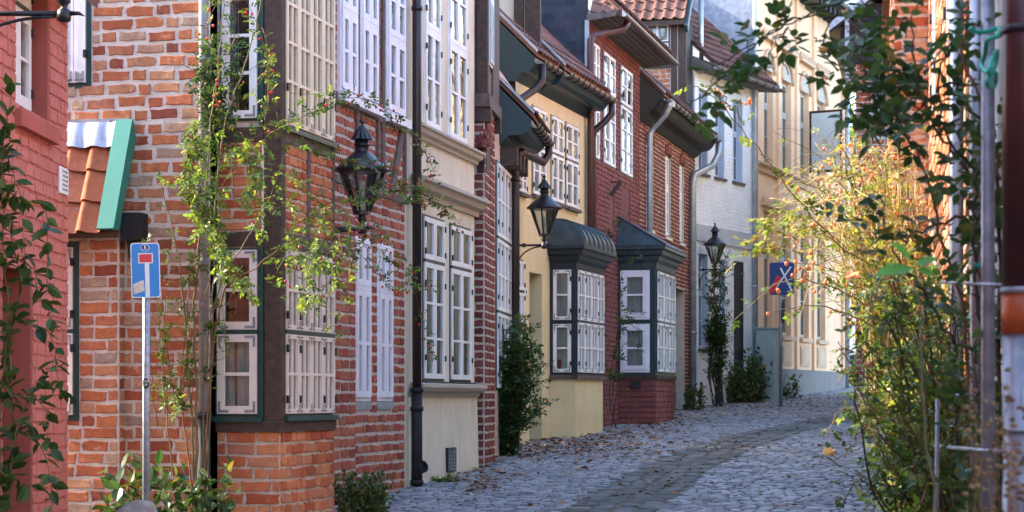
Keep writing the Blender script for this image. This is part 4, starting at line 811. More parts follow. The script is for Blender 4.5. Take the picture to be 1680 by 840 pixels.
m = MB(); m.prism([(-.55, zg + .05), (3, zg + 3.4), (3, zg + 3.5), (-.55, zg + .12)], -.2, gl + .35, 'x'); rfG = m.build('roof', 'timber', Gh.e)
rr = Matrix(((1, 0, 0), (0, -.73, -.684), (0, -.684, .73))).to_4x4(); GT_ = pantile(.22, .36, 8).mesh('tile', 'tile_old', True)
for i in range(int((gl + .5) / .22)):
    for k in range(8): link('tile', GT_, rfG, Matrix.Translation((-.2 + i * .22, -.55 + .73 * .32 * (k + 1), zg + .15 + .684 * .32 * (k + 1))) @ rr)
gutter(Gh, -.2, gl + .5, -.6, zg + .02, .065, 'gutter', 8)
m = MB(); m.box(.2, 1.6, 2.0, 2.8, zg + 2.0, zg + 4.6); ch = m.build('chimney', 'brick_red', Gh.e)
m = MB(); m.prism([(1.2, zg + 1.72), (2.6, zg + 3.1), (2.6, zg + 3.16), (1.2, zg + 1.84)], .1, 2.6, 'x'); m.build('lead_flashing', 'lead', Gh.e)
pipe(Gh, [(.12, -.1, zt - .2), (.12, -.1, zt + 1.6)], .06, 'zinc', 8)
body(Gh, gl, 5, zt, 'mortar_wash'); finish_bricks(Gh, 0)

# ================================================================ house H: peach plaster with arched windows
u, x, y = Gh.at_px(1236)
Hh_ = House('peach_house', 'peach plastered house with tall arched windows and pilasters', x, y + .05, 0.38)
P = Hh_.p; hl = P.x(1384)
zt = P.hit(1245, -75)[1]; zw1 = P.hit(1254, 92)[1]; zw0 = P.hit(1254, 272)[1]; zlo1 = P.hit(1254, 345)[1]; zlo0 = P.hit(1254, 548)[1]
xs_ = [(P.x(a), P.x(b)) for a, b in ((1253, 1268), (1282.5, 1298), (1312.5, 1327), (1340, 1354))]
ho = [(a, b, zw0, zw1 - .3) for a, b in xs_] + [(a, b, zlo0, zlo1) for a, b in xs_]
wall(P, 'wall', 'peach', 0, hl, 0, zt, ho, .18)
for i, (a, b) in enumerate(xs_):
    window(P, (a, b, zw0, zw1 - .3), 2, (.35, .65), ((1, 1), (1, 2)), y=.14, fm='cream_dark', sm='cream_dark', fw=.05, sw=.06, hinges=False)
    window(P, (a, b, zlo0, zlo1), 2, (.35, .65), ((1, 1), (1, 2)), y=.14, fm='cream_dark', sm='cream_dark', fw=.05, sw=.06, hinges=False)
    c_ = (a + b) / 2; r0 = (b - a) / 2; m = MB(); n = 10                     # arch head, hood and frilled crest
    m.prism([(c_ + r0 * math.cos(math.pi * k / n), zw1 - .3 + (.3 + r0 * .25) * math.sin(math.pi * k / n)) for k in range(n + 1)], -.004, .02); P.build(m, 'arch_head', 'cream_dark')
    for k in range(n):
        t0, t1 = math.pi * k / n, math.pi * (k + 1) / n; m = None
    m = MB(); m.tube([(c_ + (r0 + .1) * math.cos(math.pi * k / n), -.03, zw1 - .35 + (.42 + r0 * .25) * math.sin(math.pi * k / n)) for k in range(n + 1)], .06, 6); P.build(m, 'arch_moulding', 'peach_dark', True)
    for zz0 in (zw1 + .42, zlo1 + .1):
        m = MB(); m.box(a - .28, b + .28, -.14, 0, zz0, zz0 + .1); cr_ = P.build(m, 'hood', 'peach_dark')
        for k in range(5): q = MB(); q.lathe([(.09, 0), (.07, .08), (.0, .18)], 6, (a - .2 + k * (b - a + .4) / 4, -.08, zz0 + .1)); q.build('crest', 'peach_dark', cr_)
    m = MB(); m.box(a - .1, b + .1, -.1, .0, zlo0 - .1, zlo0); P.build(m, 'window_sill', 'peach_dark')
    m = MB(); m.box(a, b, -.03, .0, zlo0 - .75, zlo0 - .2); m.box(a + .08, b - .08, -.045, -.03, zlo0 - .67, zlo0 - .28); P.build(m, 'apron_panel', 'peach_dark')
ps = [0.02] + [(xs_[i][1] + xs_[i+1][0]) / 2 - .12 for i in range(3)] + [hl - .35]
for a in ps: m = MB(); m.box(a, a + .24, -.07, .0, .9, zt - .3); P.build(m, 'pilaster', 'peach')
zc_ = P.hit(1245, 268)[1]; prof(P, 'cornice', 'peach_dark', 0, hl, [(0, zc_ - .2), (.08, zc_ - .2), (.1, zc_ - .1), (.2, zc_ - .04), (.2, zc_), (0, zc_ + .05)])
m = MB(); m.box(0, hl, -.09, 0, 0, P.hit(1300, 606)[1]); P.build(m, 'plinth', 'plinth')
ar = P.rect(1286, 1296, 610, 645, -.09); m = MB(); m.prism([(ar[0], ar[2]), (ar[1], ar[2]), (ar[1], ar[3] - .15), ((ar[0]+ar[1])/2, ar[3]), (ar[0], ar[3] - .15)], -.1, -.08); P.build(m, 'cellar_opening', 'board_dark')
m = MB(); m.prism([(-.55, zt - .05), (0, zt - .4), (0, zt), (3.5, zt + 3.4), (3.5, zt + 3.5), (-.55, zt + .05)], -.1, hl + .1, 'x'); m.build('roof', 'board_dark', Hh_.e)
for i in range(int(hl / .55)): m = MB(); m.box(.1 + i * .55, .25 + i * .55, -.45, -.0, zt - .42, zt - .2); P.build(m, 'rafter_end', 'board_dark')
gutter(Hh_, -.1, hl + .1, -.6, zt + .0, .08, 'zinc')
xq = P.x(1239, -.1); pipe(Hh_, [(.5, -.6, zt - .1), (.45, -.5, zt - .3), (xq + .05, -.14, zt - .6), (xq, -.1, zt - .7), (xq, -.1, .2)], .07, 'zinc', 10, [(xq, -.1, 3.2)])
xq = hl - .05; pipe(Hh_, [(xq, -.12, zt - .2), (xq, -.12, .2)], .07, 'zinc', 10)
sx0_, sz0_ = P.hit(1313, 278); swh = P.hit(1313, 175)[1] - sz0_                # the casement that stands open
ow = MB(); ww = .95; 
for a, b, c, d in ((0, .06, 0, swh), (ww - .06, ww, 0, swh), (.06, ww - .06, 0, .06), (.06, ww - .06, swh - .06, swh), (.06, ww - .06, swh * .33, swh * .33 + .04), (.06, ww - .06, swh * .67, swh * .67 + .04)): ow.box(a, b, -.02, .02, c, d)
mt = Matrix.Translation((xs_[2][1], -.02, sz0_)) @ Matrix.Rotation(math.radians(-100), 4, 'Z')
oo = ow.build('open_casement', 'pipe_red', Hh_.e, mt)
MB().quad((.07, .03, .07), (ww - .07, .03, .07), (ww - .07, .03, swh - .07), (.07, .03, swh - .07)).build('curtain_or_glare', 'curtain_or_glare', oo); MB().quad((.07, -.03, .07), (ww - .07, -.03, .07), (ww - .07, -.03, swh - .07), (.07, -.03, swh - .07)).build('curtain_or_glare', 'curtain_or_glare', oo)  # white sheets on both faces stand in for sky reflected in the panes
for k in range(3): link('pane', PANE, oo, Matrix.Translation((ww / 2, 0, swh * (k + .5) / 3)) @ Matrix.Diagonal((ww - .12, 1, swh / 3 - .06, 1)))
body(Hh_, hl, 8, zt, 'lead')

# ================================================================ right-hand side
def XR(yy): return .40 + .17 * yy
def house_right(name, label, y0, y1, ht, mat, cat='house'):
    """a house on the right: its local x runs back towards the camera, y into the house"""
    th = math.atan(.17); h = House.__new__(House); h.base = gz(y0) - .5; h.bricks = []
    h.mw = Matrix.Translation((XR(y1), y1, h.base)) @ Matrix.Rotation(-math.pi/2 - th, 4, 'Z'); h.e = thing(name, label, cat, h.mw); h.p = Plane(h); h.len = (y1 - y0) / math.cos(th); return h
R1 = house_right('grey_house', 'grey plastered house behind the downpipes at the right edge', 4.3, 9.0, 7, 'greywall'); P = R1.p
r1h = [(R1.len - 3.5, R1.len - 2.5, 1.6, 3.0)]
wall(P, 'wall', 'greywall', 0, R1.len, 0, 6.2, [(.9, 1.7, 1.2, 2.9)], .12); window(P, (.9, 1.7, 1.2, 2.9), 2, (.4, .6), ((1, 1), (1, 2)), y=.02, fm='white', sm='white'); body(R1, R1.len, 6, 6.2, 'greywall'); roof(R1, 0, R1.len, 6.2, .3, 6, 1.0, 'tile_old')
R2 = house_right('quoined_brick_house', 'red brick house with pale joints and brick quoins behind the roses', 9.0, 20.0, 7, 'brick_red'); P = R2.p
r2w = [(2.2, 3.3, 1.5, 3.2), (5.2, 6.3, 1.5, 3.2), (2.2, 3.3, 4.2, 5.6), (5.2, 6.3, 4.2, 5.6), (8.2, 9.3, 4.2, 5.6)]
wall(P, 'wall', 'mortar_grey', 0, R2.len, 0, 6.6, r2w, .12); lay(R2, P, 'brick_gable', 0, R2.len, 0.2, 6.6, .1, .27, .13, .018, r2w)
for r_ in r2w: window(P, r_, 2, (.4, .6), ((1, 1), (1, 2)), y=.02, fm='lav', sm='lav')
QG = None
for yq in (15.6, 16.4):                                                       # projecting quoined pilasters, facing down the street
    pl = Plane(R2, (20.0 - yq) / math.cos(math.atan(.17)), 0, False)
    m = MB(); m.box(-.14, .14, -.27, 0, 0, 6.5); pl.build(m, 'pilaster', 'mortar_grey')
    fr = Plane(R2, (20.0 - yq) / math.cos(math.atan(.17)) + .14, 0); fr.m = fr.m @ Matrix.Rotation(math.pi/2, 4, 'Z'); fr.w = R2.mw @ fr.m; fr.inv = fr.w.inverted(); fr.o = fr.inv @ Vector((0, 0, CZ))
    lay(R2, fr, 'brick_gable', -.27, -.0, .2, 6.5, .088, .27, .135, .02, pat=(1,)); lay(R2, Plane(R2, (20.0 - yq) / math.cos(math.atan(.17)), -.27), 'brick_gable', -.14, .14, .2, 6.5, .088, .2, .1, .02)
body(R2, R2.len, 6, 6.6, 'mortar_grey'); roof(R2, 0, R2.len, 6.6, .3, 6, 1.0, 'tile_old'); finish_bricks(R2)
R3 = house_right('ochre_house', 'ochre plastered house on the right hidden behind the rose bushes', 20.05, 38.0, 7, 'yellow'); P = R3.p
r3w = [(1.5 + 2.4 * i, 2.5 + 2.4 * i, z, z + 1.5) for i in range(6) for z in (1.4, 4.2)]
wall(P, 'wall', 'yellow', 0, R3.len, 0, 6.6, r3w, .12)
for r_ in r3w: window(P, r_, 2, (.4, .6), ((1, 1), (1, 2)), y=.02, fm='white', sm='white')
body(R3, R3.len, 6, 6.6, 'yellow'); roof(R3, 0, R3.len, 6.6, .3, 6, 1.0, 'tile')
# gabled brick house that looks down the street
gy = 40.0; gx0 = (1404 - CX) * gy / FPX; gxm = (1437 - CX) * gy / FPX
R4 = House.__new__(House); R4.base = gz(gy) - .4; R4.bricks = []; R4.mw = Matrix.Translation((gx0, gy, R4.base)) @ Matrix.Rotation(-math.atan(.2), 4, 'Z'); R4.e = thing('gabled_house', 'brick house with dark boarded gable and bracketed roof facing down the street', 'house', R4.mw); R4.p = Plane(R4); P = R4.p
gwid = 2.6; zev = P.hit(1404, 62)[1]; w4 = P.rect(1431, 1470, 118, 232); w5 = P.rect(1416, 1440, 470, 640); w6 = P.rect(1446, 1470, 500, 602)
wall(P, 'wall', 'mortar_white', 0, gwid, 0, zev + .4, [w4, w5, w6], .12); lay(R4, P, 'brick_red', 0, gwid, .3, zev + .3, .1, .26, .13, .018, [w4, w5, w6])
window(P, w4, 2, (.5, .5), ((1, 2),), y=0, fm='bluepaint', sm='lav', fw=.05, sw=.05, hinges=False); window(P, w6, 2, (.5, .5), ((1, 2),), y=0, fm='teal', sm='lav', fw=.05, sw=.05, hinges=False)
m = MB(); m.box(w5[0], w5[1], .06, .1, 0, w5[3]); m.box(w5[0] + .1, w5[1] - .1, .04, .06, .6, 1.5); m.box(w5[0] + .1, w5[1] - .1, .04, .06, 1.7, w5[3] - .1); P.build(m, 'door', 'greenboard')
apx = gxm - gx0 + .1; apz = P.hit(1437, -8)[1]
m = MB(); m.prism([(apx - .95, apz - .62), (apx, apz + .1), (apx + 1.9, apz - 1.35), (apx + 1.9, apz - 1.5), (apx, apz - .05), (apx - .95, apz - .77)], -.45, 6); P.build(m, 'roof', 'board_dark')
for i in range(7):
    h0 = apz - 1.3 + i * .16; hwid = (apz - h0 - .1) / .78
    m = MB(); m.box(max(apx - hwid, apx - .75), apx + hwid, -.2 - .004 * (i % 2), -.15, h0, h0 + .15); P.build(m, 'gable_board', 'board_dark')
for s_ in (-1, 1):
    m = MB(); m.bar((apx + s_ * .62, -.45, apz - .62), (apx + s_ * .62, -.1, apz - 2.0), .07, .07); m.box(apx + s_ * .62 - .04, apx + s_ * .62 + .04, -.46, -.38, apz - 1.6, apz - .5); P.build(m, 'bracket', 'galv')
    q_ = .5 if s_ < 0 else 1; m = MB(); m.add([(apx, -.47, apz - .02), (apx + s_ * 1.9 * q_, -.47, apz - .02 - 1.4 * q_), (apx + s_ * 1.9 * q_, -.47, apz + .12 - 1.4 * q_), (apx, -.47, apz + .12), (apx, -.5, apz - .02), (apx + s_ * 1.9 * q_, -.5, apz - .02 - 1.4 * q_), (apx + s_ * 1.9 * q_, -.5, apz + .12 - 1.4 * q_), (apx, -.5, apz + .12)], [(0,1,2,3),(7,6,5,4),(0,4,5,1),(1,5,6,2),(2,6,7,3),(3,7,4,0)]); P.build(m, 'verge_board', 'galv')
body(R4, gwid, 16, zev + 1.2, 'yellow'); finish_bricks(R4, 60)  # hidden side wall lengthened and made yellow to reflect gold in windows opposite
# ================================================================ the street
m = MB(); ys = [-60, -20, 0, 7, 14] + [16 + .5 * i for i in range(120)] + [80, 95, 140, 400]; xs = [-200, -40, -12, -6] + [-5 + .5 * i for i in range(50)] + [26, 60, 250]
for yy in ys:
    for xx in xs: m.v.append((xx, yy, gz(yy) + (.01 * noise.noise((xx * .7, yy * .7, 0)) if 15 < yy < 76 else 0)))
nx = len(xs); m.f = [(j*nx+i, j*nx+i+1, (j+1)*nx+i+1, (j+1)*nx+i) for j in range(len(ys)-1) for i in range(nx-1)]
street = m.build('street', 'ground', None, None, True, kind='structure')
LEFT = [(-4.2, 8), (-3.6, 17)] + [(h.mw.translation.x, h.mw.translation.y) for h in (B, C, D, Y_, E, Fh, Gh, Hh_)]
p_ = Hh_.mw @ Vector((hl, 0, 0)); LEFT.append((p_.x, p_.y)); LEFT.append((p_.x + 8, p_.y + 18))
def XL(yy):
    for (xa, a), (xb_, b) in zip(LEFT, LEFT[1:]):
        if yy <= b: return xa + (xb_ - xa) * (yy - a) / (b - a)
    return LEFT[-1][0]
def XRr(yy): return XR(yy) if yy < 39 else XR(39) + .42 * (yy - 39)
sp = [on_ground(*q) for q in ((905, 900), (1000, 840), (1110, 768), (1190, 733), (1260, 712), (1330, 697), (1385, 686))]
SP = []
for a, b in zip(sp, sp[1:]):
    n = max(2, int((b - a).length / .12)); SP += [a.lerp(b, i / n) for i in range(n)]
SPA = np.array([(p.x, p.y) for p in SP])
def cobble_tpl(i):
    r = random.Random(i + 50); n = 8; m = MB(); ring = []
    for k in range(n):
        a = 2 * math.pi * (k + .5) / n; c, s = math.cos(a), math.sin(a); e = .66 + r.uniform(-.08, .05)
        ring.append((max(-.5, min(.5, c * e)), max(-.5, min(.5, s * e))))
    tz = [r.uniform(-.08, .08) for _ in range(2)]
    m.v = [(x, y, -1) for x, y in ring] + [(x * .98, y * .98, .35) for x, y in ring] + [(x * .84, y * .84, .94 + tz[0] * x * 4 + tz[1] * y * 4) for x, y in ring] + [(0, 0, 1.0)]
    m.f = [(k*n+j, k*n+(j+1) % n, (k+1)*n+(j+1) % n, (k+1)*n+j) for k in (0, 1) for j in range(n)] + [(16+j, 16+(j+1) % n, 24) for j in range(n)]
    return m
CT_ = [cobble_tpl(i) for i in range(10)]; CMS = [c.mesh('cobble', 'cobble') for c in CT_]; CMM = [c.mesh('cobble', 'cobble_moss') for c in CT_]
stones = []; hs, hc = math.sin(math.atan(.235)), math.cos(math.atan(.235))
def put(x, y, w_, d_, ang, hgt=.021, moss=False):
    e = .15; sy = (gz(y + e) - gz(y - e)) / (2 * e)
    mt = Matrix.Translation((x, y, gz(y) + RND.uniform(-.006, .006))) @ Matrix(((1, 0, 0, 0), (0, 1, 0, 0), (0, sy, 1, 0), (0, 0, 0, 1))) @ Matrix.Rotation(ang, 4, 'Z') @ Matrix.Rotation(RND.uniform(-.08, .08), 4, 'X') @ Matrix.Rotation(RND.uniform(-.08, .08), 4, 'Y') @ Matrix.Diagonal((w_, d_, hgt, 1))
    stones.append((y, mt, moss))
b_ = 16.0
while b_ < 74:
    dep = RND.uniform(.11, .15); a_ = -9.0 + RND.uniform(0, .2)
    while a_ < 9:
        wd = RND.uniform(.11, .2); x = a_ * hc + b_ * hs - 4.2 + .0; y = b_ * hc - a_ * hs + RND.uniform(-.02, .02)
        cx_ = x + wd / 2
        if XL(y) + .02 < cx_ < XRr(y) and y > 18.2:
            if np.min((SPA[:, 0] - cx_) ** 2 + (SPA[:, 1] - y) ** 2) > .5 ** 2:
                put(cx_, y, wd - .012, dep - .012, -math.atan(.235) + RND.uniform(-.06, .06), .015)
        a_ += wd
    b_ += dep
for i in range(len(SP) - 1):                                                  # drain channel: four rows of larger setts along the street
    d = (SP[i+1] - SP[i]); d.z = 0; d.normalize(); nrm = Vector((d.y, -d.x, 0))
    if i % 2: continue
    for k in range(4):
        o_ = (k - 1.5) * .235; p = SP[i] + nrm * o_ + d * ((k % 2) * .1)
        put(p.x, p.y, .21, .225, math.atan2(d.y, d.x) - math.pi/2 + RND.uniform(-.04, .04), .010 + .004 * abs(k - 1.5), True)
vis = []
for y, mt, ms_ in stones:
    p = mt.translation; px, py = project(p); vis.append(((0 if 560 < px < 1440 and py < 838 else 1000) + y, mt, ms_))
vis.sort(key=lambda t: t[0]); gr_ = {False: [[], [], 0], True: [[], [], 0]}
for i, (q, mt, ms_) in enumerate(vis):
    v = RND.randrange(10)
    if i < 300: link('cobble', (CMM if ms_ else CMS)[v], street, mt)
    else:
        t = CT_[v]; a = np.array(t.v); mm = np.array(mt); g_ = gr_[ms_]; k = g_[2]; g_[0].append(a @ mm[:3, :3].T + mm[:3, 3]); g_[1].extend(tuple(j + k for j in f) for f in t.f); g_[2] += len(t.v)
for ms_, mn_ in ((False, 'cobble'), (True, 'cobble_moss')):
    mb = MB(); mb.v = np.concatenate(gr_[ms_][0]).tolist(); mb.f = gr_[ms_][1]; mb.build('cobble', mn_, street, kind='stuff')

# ================================================================ lanterns
def lantern(label, px, py, Y, to_wall, arm, sc_=1.0):
    p = pxw(px, py, Y); tw = Vector((to_wall[0], to_wall[1], 0)).normalized(); a = math.atan2(tw.y, tw.x)
    t = thing('wall_lantern', label, 'lantern', Matrix.Translation(p) @ Matrix.Rotation(a, 4, 'Z'), 'old street lanterns on brackets')
    m = MB(); m.tube([(arm, 0, 0), (-.03, 0, 0)], .017, 8); m.tube([(arm - .02 - .9 * arm * (1 - math.cos(q * math.pi / 2 / 8)) , 0, -.3 * (1 - math.sin(q * math.pi / 2 / 8)) - .02) for q in range(9)], .012, 6); m.tube([(-.03, 0, 0), (-.1, 0, .0), (-.14, 0, -.02)], [.02, .014, .002], 6); m.box(arm - .02, arm + .01, -.05, .05, -.4, .1)
    m.tube([(arm * .72, 0, -.03), (arm * .72, 0, .03)], .03, 8); m.build('bracket_arm', 'iron', t, None, True)
    m = MB(); m.lathe([(.02, -.06), (.045, -.05), (.05, -.02), (.045, .02), (.02, .035), (.028, .06), (.045, .075), (.045, .1), (.03, .12), (.04, .14)], 12); m.build('neck', 'iron', t, None, True)
    zb, zt2, rb, rt = .15, .56, .075, .225; n = 6; fr = MB()
    for k in range(n):
        a0 = 2 * math.pi * (k + .5) / n; fr.tube([(rb * math.cos(a0), rb * math.sin(a0), zb), (rt * math.cos(a0), rt * math.sin(a0), zt2)], .013, 5)
    fr.lathe([(rb * 1.15, zb - .02), (rb * 1.15, zb + .015), (rb * .7, zb + .018), (rb * .7, zb - .02)], 6, rot=math.pi/6)
    for k in range(n):
        a0, a1 = 2 * math.pi * (k + .5) / n, 2 * math.pi * (k + 1.5) / n; fr.tube([(rt * math.cos(a0), rt * math.sin(a0), zt2), (rt * math.cos(a1), rt * math.sin(a1), zt2)], .014, 5)
    fr.build('frame', 'iron', t)
    for k in range(n):
        a0, a1 = 2 * math.pi * (k + .5) / n, 2 * math.pi * (k + 1.5) / n; q = .96
        MB().quad((rb*q*math.cos(a0), rb*q*math.sin(a0), zb), (rb*q*math.cos(a1), rb*q*math.sin(a1), zb), (rt*q*math.cos(a1), rt*q*math.sin(a1), zt2), (rt*q*math.cos(a0), rt*q*math.sin(a0), zt2)).build('pane', 'lampglass', t)
    MB().lathe([(.25, .545), (.268, .55), (.27, .575), (.24, .6), (.17, .665), (.1, .725), (.072, .75)], 24).build('hood', 'iron', t, None, True)
    MB().lathe([(.072, .74), (.066, .76), (.066, .8), (.078, .805), (.078, .82), (.066, .825), (.066, .87)], 16).build('chimney', 'iron', t, None, True)
    m = MB(); nn = 24; rr_ = [.105, .075, .035, .014]; zz = [.865, .92, .98, 1.01]
    for r_, z_ in zip(rr_, zz):
        for j in range(nn): a0 = 2*math.pi*j/nn; m.v.append((r_ * (1 + (.07 if j % 2 else -.07)) * math.cos(a0), r_ * (1 + (.07 if j % 2 else -.07)) * math.sin(a0), z_))
    m.f = [(i*nn+j, i*nn+(j+1) % nn, (i+1)*nn+(j+1) % nn, (i+1)*nn+j) for i in range(3) for j in range(nn)] + [tuple(range(nn-1, -1, -1))]; m.build('cap', 'iron', t)
    MB().lathe([(.01, 1.0), (.012, 1.02), (.026, 1.035), (.026, 1.05), (.008, 1.07), (.003, 1.09)], 10).build('finial', 'iron', t, None, True)
    m = MB(); m.lathe([(.035, .16), (.035, .27), (.026, .275), (.026, .44), (.012, .46)], 12); m.build('lamp_tube', 'sign_white', t, None, True)
    return t
lantern('black street lantern in front of the half-timbered brick house', 594, 374, 20.9, (-.973, .23), .72)
lantern('black street lantern beside the pale yellow house', 893, 402, 32.6, (-.97, .2), .44)
lantern('small distant black street lantern on the whitewashed house', 1173, 442, 49.0, (-.88, .47), .4)
lantern('black lantern bracket reaching in from the top left corner', 105, 22, 14.2, (-1, .02), .72)

# ================================================================ signs and street furniture
def text_mesh(s, size, mat):
    cu = bpy.data.curves.new('lettering', 'FONT'); cu.body = s; cu.size = size; cu.align_x = 'CENTER'; cu.align_y = 'CENTER'; cu.extrude = .0008
    o = bpy.data.objects.new('tmp_text', cu); col.objects.link(o); bpy.context.view_layer.update(); me = bpy.data.meshes.new_from_object(o.evaluated_get(bpy.context.evaluated_depsgraph_get())); bpy.data.objects.remove(o)
    me.materials.clear(); me.materials.append(M[mat]); me.name = 'lettering'; return me
def rrect(x0, x1, z0, z1, r, n=5):
    out = []
    for cx_, cz_, a in ((x1-r, z0+r, -math.pi/2), (x1-r, z1-r, 0), (x0+r, z1-r, math.pi/2), (x0+r, z0+r, math.pi)):
        out += [(cx_ + r*math.cos(a + math.pi/2*i/n), cz_ + r*math.sin(a + math.pi/2*i/n)) for i in range(n+1)]
    return out
ysg = 16.9; pb = pxw(240, 655, ysg); gzs = gz(ysg)
t = thing('road_sign', 'blue dead-end road sign on galvanised post beside the brick gable', 'sign', Matrix.Translation((pb.x, ysg, gzs)))
zs_t = pxw(240, 399, ysg).z - gzs; zs_b = pxw(240, 489, ysg).z - gzs; sw2 = 47 * ysg / FPX / 2
MB().tube([(.0, .0, -.1), (.0, .0, zs_t - .05)], .03, 14).build('post', 'galv', t, None, True)
tilt = Matrix.Translation((0, -.036, (zs_t + zs_b) / 2)) @ Matrix.Rotation(math.radians(-1.5), 4, 'Y') @ Matrix.Rotation(math.radians(10), 4, 'Z'); hh = (zs_t - zs_b) / 2
pnl = MB().prism(rrect(-sw2, sw2, -hh, hh, .025), -.004, .004).build('panel', 'sign_white', t, tilt)
MB().prism(rrect(-sw2 + .008, sw2 - .008, -hh + .008, hh - .008, .02), -.0052, -.004).build('blue_field', 'sign_blue', pnl)
MB().box(-.017 + .012, .017 + .012, -.0066, -.0052, -hh + .008, .06).build('white_stem', 'sign_white', pnl)
MB().box(-.055, .06, -.0078, -.0066, .055, .135).build('white_edge', 'sign_white', pnl); MB().box(-.047, .052, -.009, -.0078, .063, .127).build('red_bar', 'sign_red', pnl)
MB().prism([(.0 + .034 * math.cos(a), .178 + .03 * math.sin(a) * 1.0) for a in [2*math.pi*i/16 for i in range(16)]], -.0066, -.0052).build('oval_sticker', 'sign_white', pnl); MB().prism([(.03 * math.cos(a), .178 + .026 * math.sin(a)) for a in [2*math.pi*i/16 for i in range(16)]], -.0074, -.0066).build('oval_sticker', 'sign_navy', pnl)
m = MB(); m.prism([(-.006, .195), (.0, .198), (.006, .186), (.004, .17), (-.004, .17)], -.0082, -.0074); m.box(-.02, .02, -.0082, -.0074, .164, .167); m.build('oval_print', 'sign_white', pnl)
MB().prism([(-.1, -.11), (-.015, -.075), (-.01, -.16), (-.02, -.165), (-.095, -.19)], -.0074, -.0052).build('torn_sticker', 'sticker', pnl)
zst = pxw(240, 629, ysg).z - gzs
stk = MB(); n = 10
for k in range(n + 1):
    a = -math.pi/2 + (k / n - .5) * 1.9
    hgt = .042 * math.sqrt(max(0.02, 1 - ((k / n - .5) * 2) ** 2)); stk.v += [(.0312 * math.cos(a), .0312 * math.sin(a), zst - hgt), (.0312 * math.cos(a), .0312 * math.sin(a), zst + hgt)]
stk.f = [(2*i, 2*i+2, 2*i+3, 2*i+1) for i in range(n)]; so2 = stk.build('round_sticker', 'black', t)
for s_, dz_ in (('CAR', .016), ('UP', -.013)): link('lettering', text_mesh(s_, .03, 'sign_white'), so2, Matrix.Translation((-.002, -.033, zst + dz_)) @ Matrix.Rotation(math.pi/2, 4, 'X'))
# field stone at the foot of the post
m = MB(); 
for i in range(7):
    for j in range(12):
        a = 2*math.pi*j/12; b = math.pi*i/6; n_ = 1 + .22 * noise.noise((math.cos(a)*math.sin(b)*1.5, math.sin(a)*math.sin(b)*1.5, math.cos(b)*1.5))
        m.v.append((.2 * n_ * math.sin(b) * math.cos(a), .16 * n_ * math.sin(b) * math.sin(a), .2 * n_ * math.cos(b)))
m.f = [(i*12+j, i*12+(j+1) % 12, (i+1)*12+(j+1) % 12, (i+1)*12+j) for i in range(6) for j in range(12)]
ps_ = pxw(228, 862, 16.7); so3 = m.build('field_stone', 'stone', None, Matrix.Translation((ps_.x, 16.7, ps_.z)), True); so3['label'] = 'rough grey field stone at the foot of the dead-end sign'; so3['category'] = 'stone'
# sign farther up the street, seen at an angle
Y2 = 50.5; g2 = on_ground(1281, 668); Y2 = g2.y
t = thing('road_sign', 'dark blue end-of-zone sign on grey post before the peach house', 'sign', Matrix.Translation(g2))
k2 = Y2 / FPX; zt3 = (664 - 427) * k2; zb3 = (664 - 480) * k2; w2_ = 40 * k2 / 2
MB().tube([(0, 0, -.1), (0, 0, zt3 + .1)], .042, 12).build('post', 'galv', t, None, True)
pn2 = MB().prism(rrect(-w2_, w2_, zb3, zt3, .04), -.062, -.046).build('panel', 'sign_navy', t, Matrix.Translation((.03, 0, 0)) @ Matrix.Rotation(math.radians(-14), 4, 'Z'))
zm = (zb3 + zt3) / 2
m = MB(); m.bar((-w2_ * .6, -.066, zb3 + .12), (w2_ * .75, -.066, zt3 - .1), .035, .004); m.build('pictogram', 'sign_white', pn2); m = MB(); m.bar((-w2_ * .1, -.066, zt3 - .12), (w2_ * .8, -.066, zb3 + .1), .035, .004); m.build('pictogram', 'sign_white', pn2)
m = MB(); m.bar((-w2_ * .9, -.071, zb3 + .05), (-w2_ * .2, -.071, zm + .05), .11, .004); m.build('red_stripe', 'sign_red', pn2)
MB().prism([(.16 * math.cos(a), (664 - 508) * k2 + .26 * math.sin(a)) for a in [2*math.pi*i/20 for i in range(20)]], -.06, -.045).build('small_plate', 'board_dark', t, Matrix.Rotation(math.radians(70), 4, 'Z'))
# cabinet
gc = on_ground(1259, 660); kc = gc.y / FPX
t = thing('utility_cabinet', 'pale grey-green utility cabinet against the peach house wall', 'cabinet', Matrix.Translation(gc) @ Matrix.Rotation(math.radians(-28), 4, 'Z'))
hc_ = 120 * kc; m = MB(); bevel_box(m, -.25, .25, -.16, .16, -.05, hc_, .015); m.build('body', 'cabinet', t)
m = MB(); m.box(-.28, .28, -.19, .19, hc_ + .002, hc_ + .04); m.build('lid', 'cabinet', t); m = MB(); m.box(-.22, .22, -.172, -.163, .4, hc_ - .06); dn = m.build('door', 'cabinet', t); m = MB(); m.box(.15, .18, -.19, -.173, .9, 1.05); m.build('handle', 'iron_grey', dn)
# white van at the far bend
gv = Vector(((1362 - CX) * 72 / FPX, 72, gz(72)))
t = thing('van', 'white van parked at the far bend of the street', 'van', Matrix.Translation(gv) @ Matrix.Rotation(math.radians(-12), 4, 'Z'))
bm_ = MB(); sec = [(-.98, .35), (-1.0, .9), (-.96, 1.5), (-.86, 2.2), (-.7, 2.36), (.7, 2.36), (.86, 2.2), (.96, 1.5), (1.0, .9), (.98, .35)]
for yy, k_ in ((0, .97), (.08, 1), (3.4, 1), (4.2, .96)): bm_.v += [(x * k_, yy, z if yy < 4 else min(z, 1.3)) for x, z in sec]
n = 10; bm_.f = [(i*n+j, i*n+(j+1) % n, (i+1)*n+(j+1) % n, (i+1)*n+j) for i in range(3) for j in range(n)] + [tuple(range(n)), tuple(range(4*n-1, 3*n-1, -1))]
bm_.build('body', 'carwhite', t); MB().prism(rrect(-.72, .72, 1.35, 2.1, .1), -.02, .02).build('rear_window', 'carglass', t)
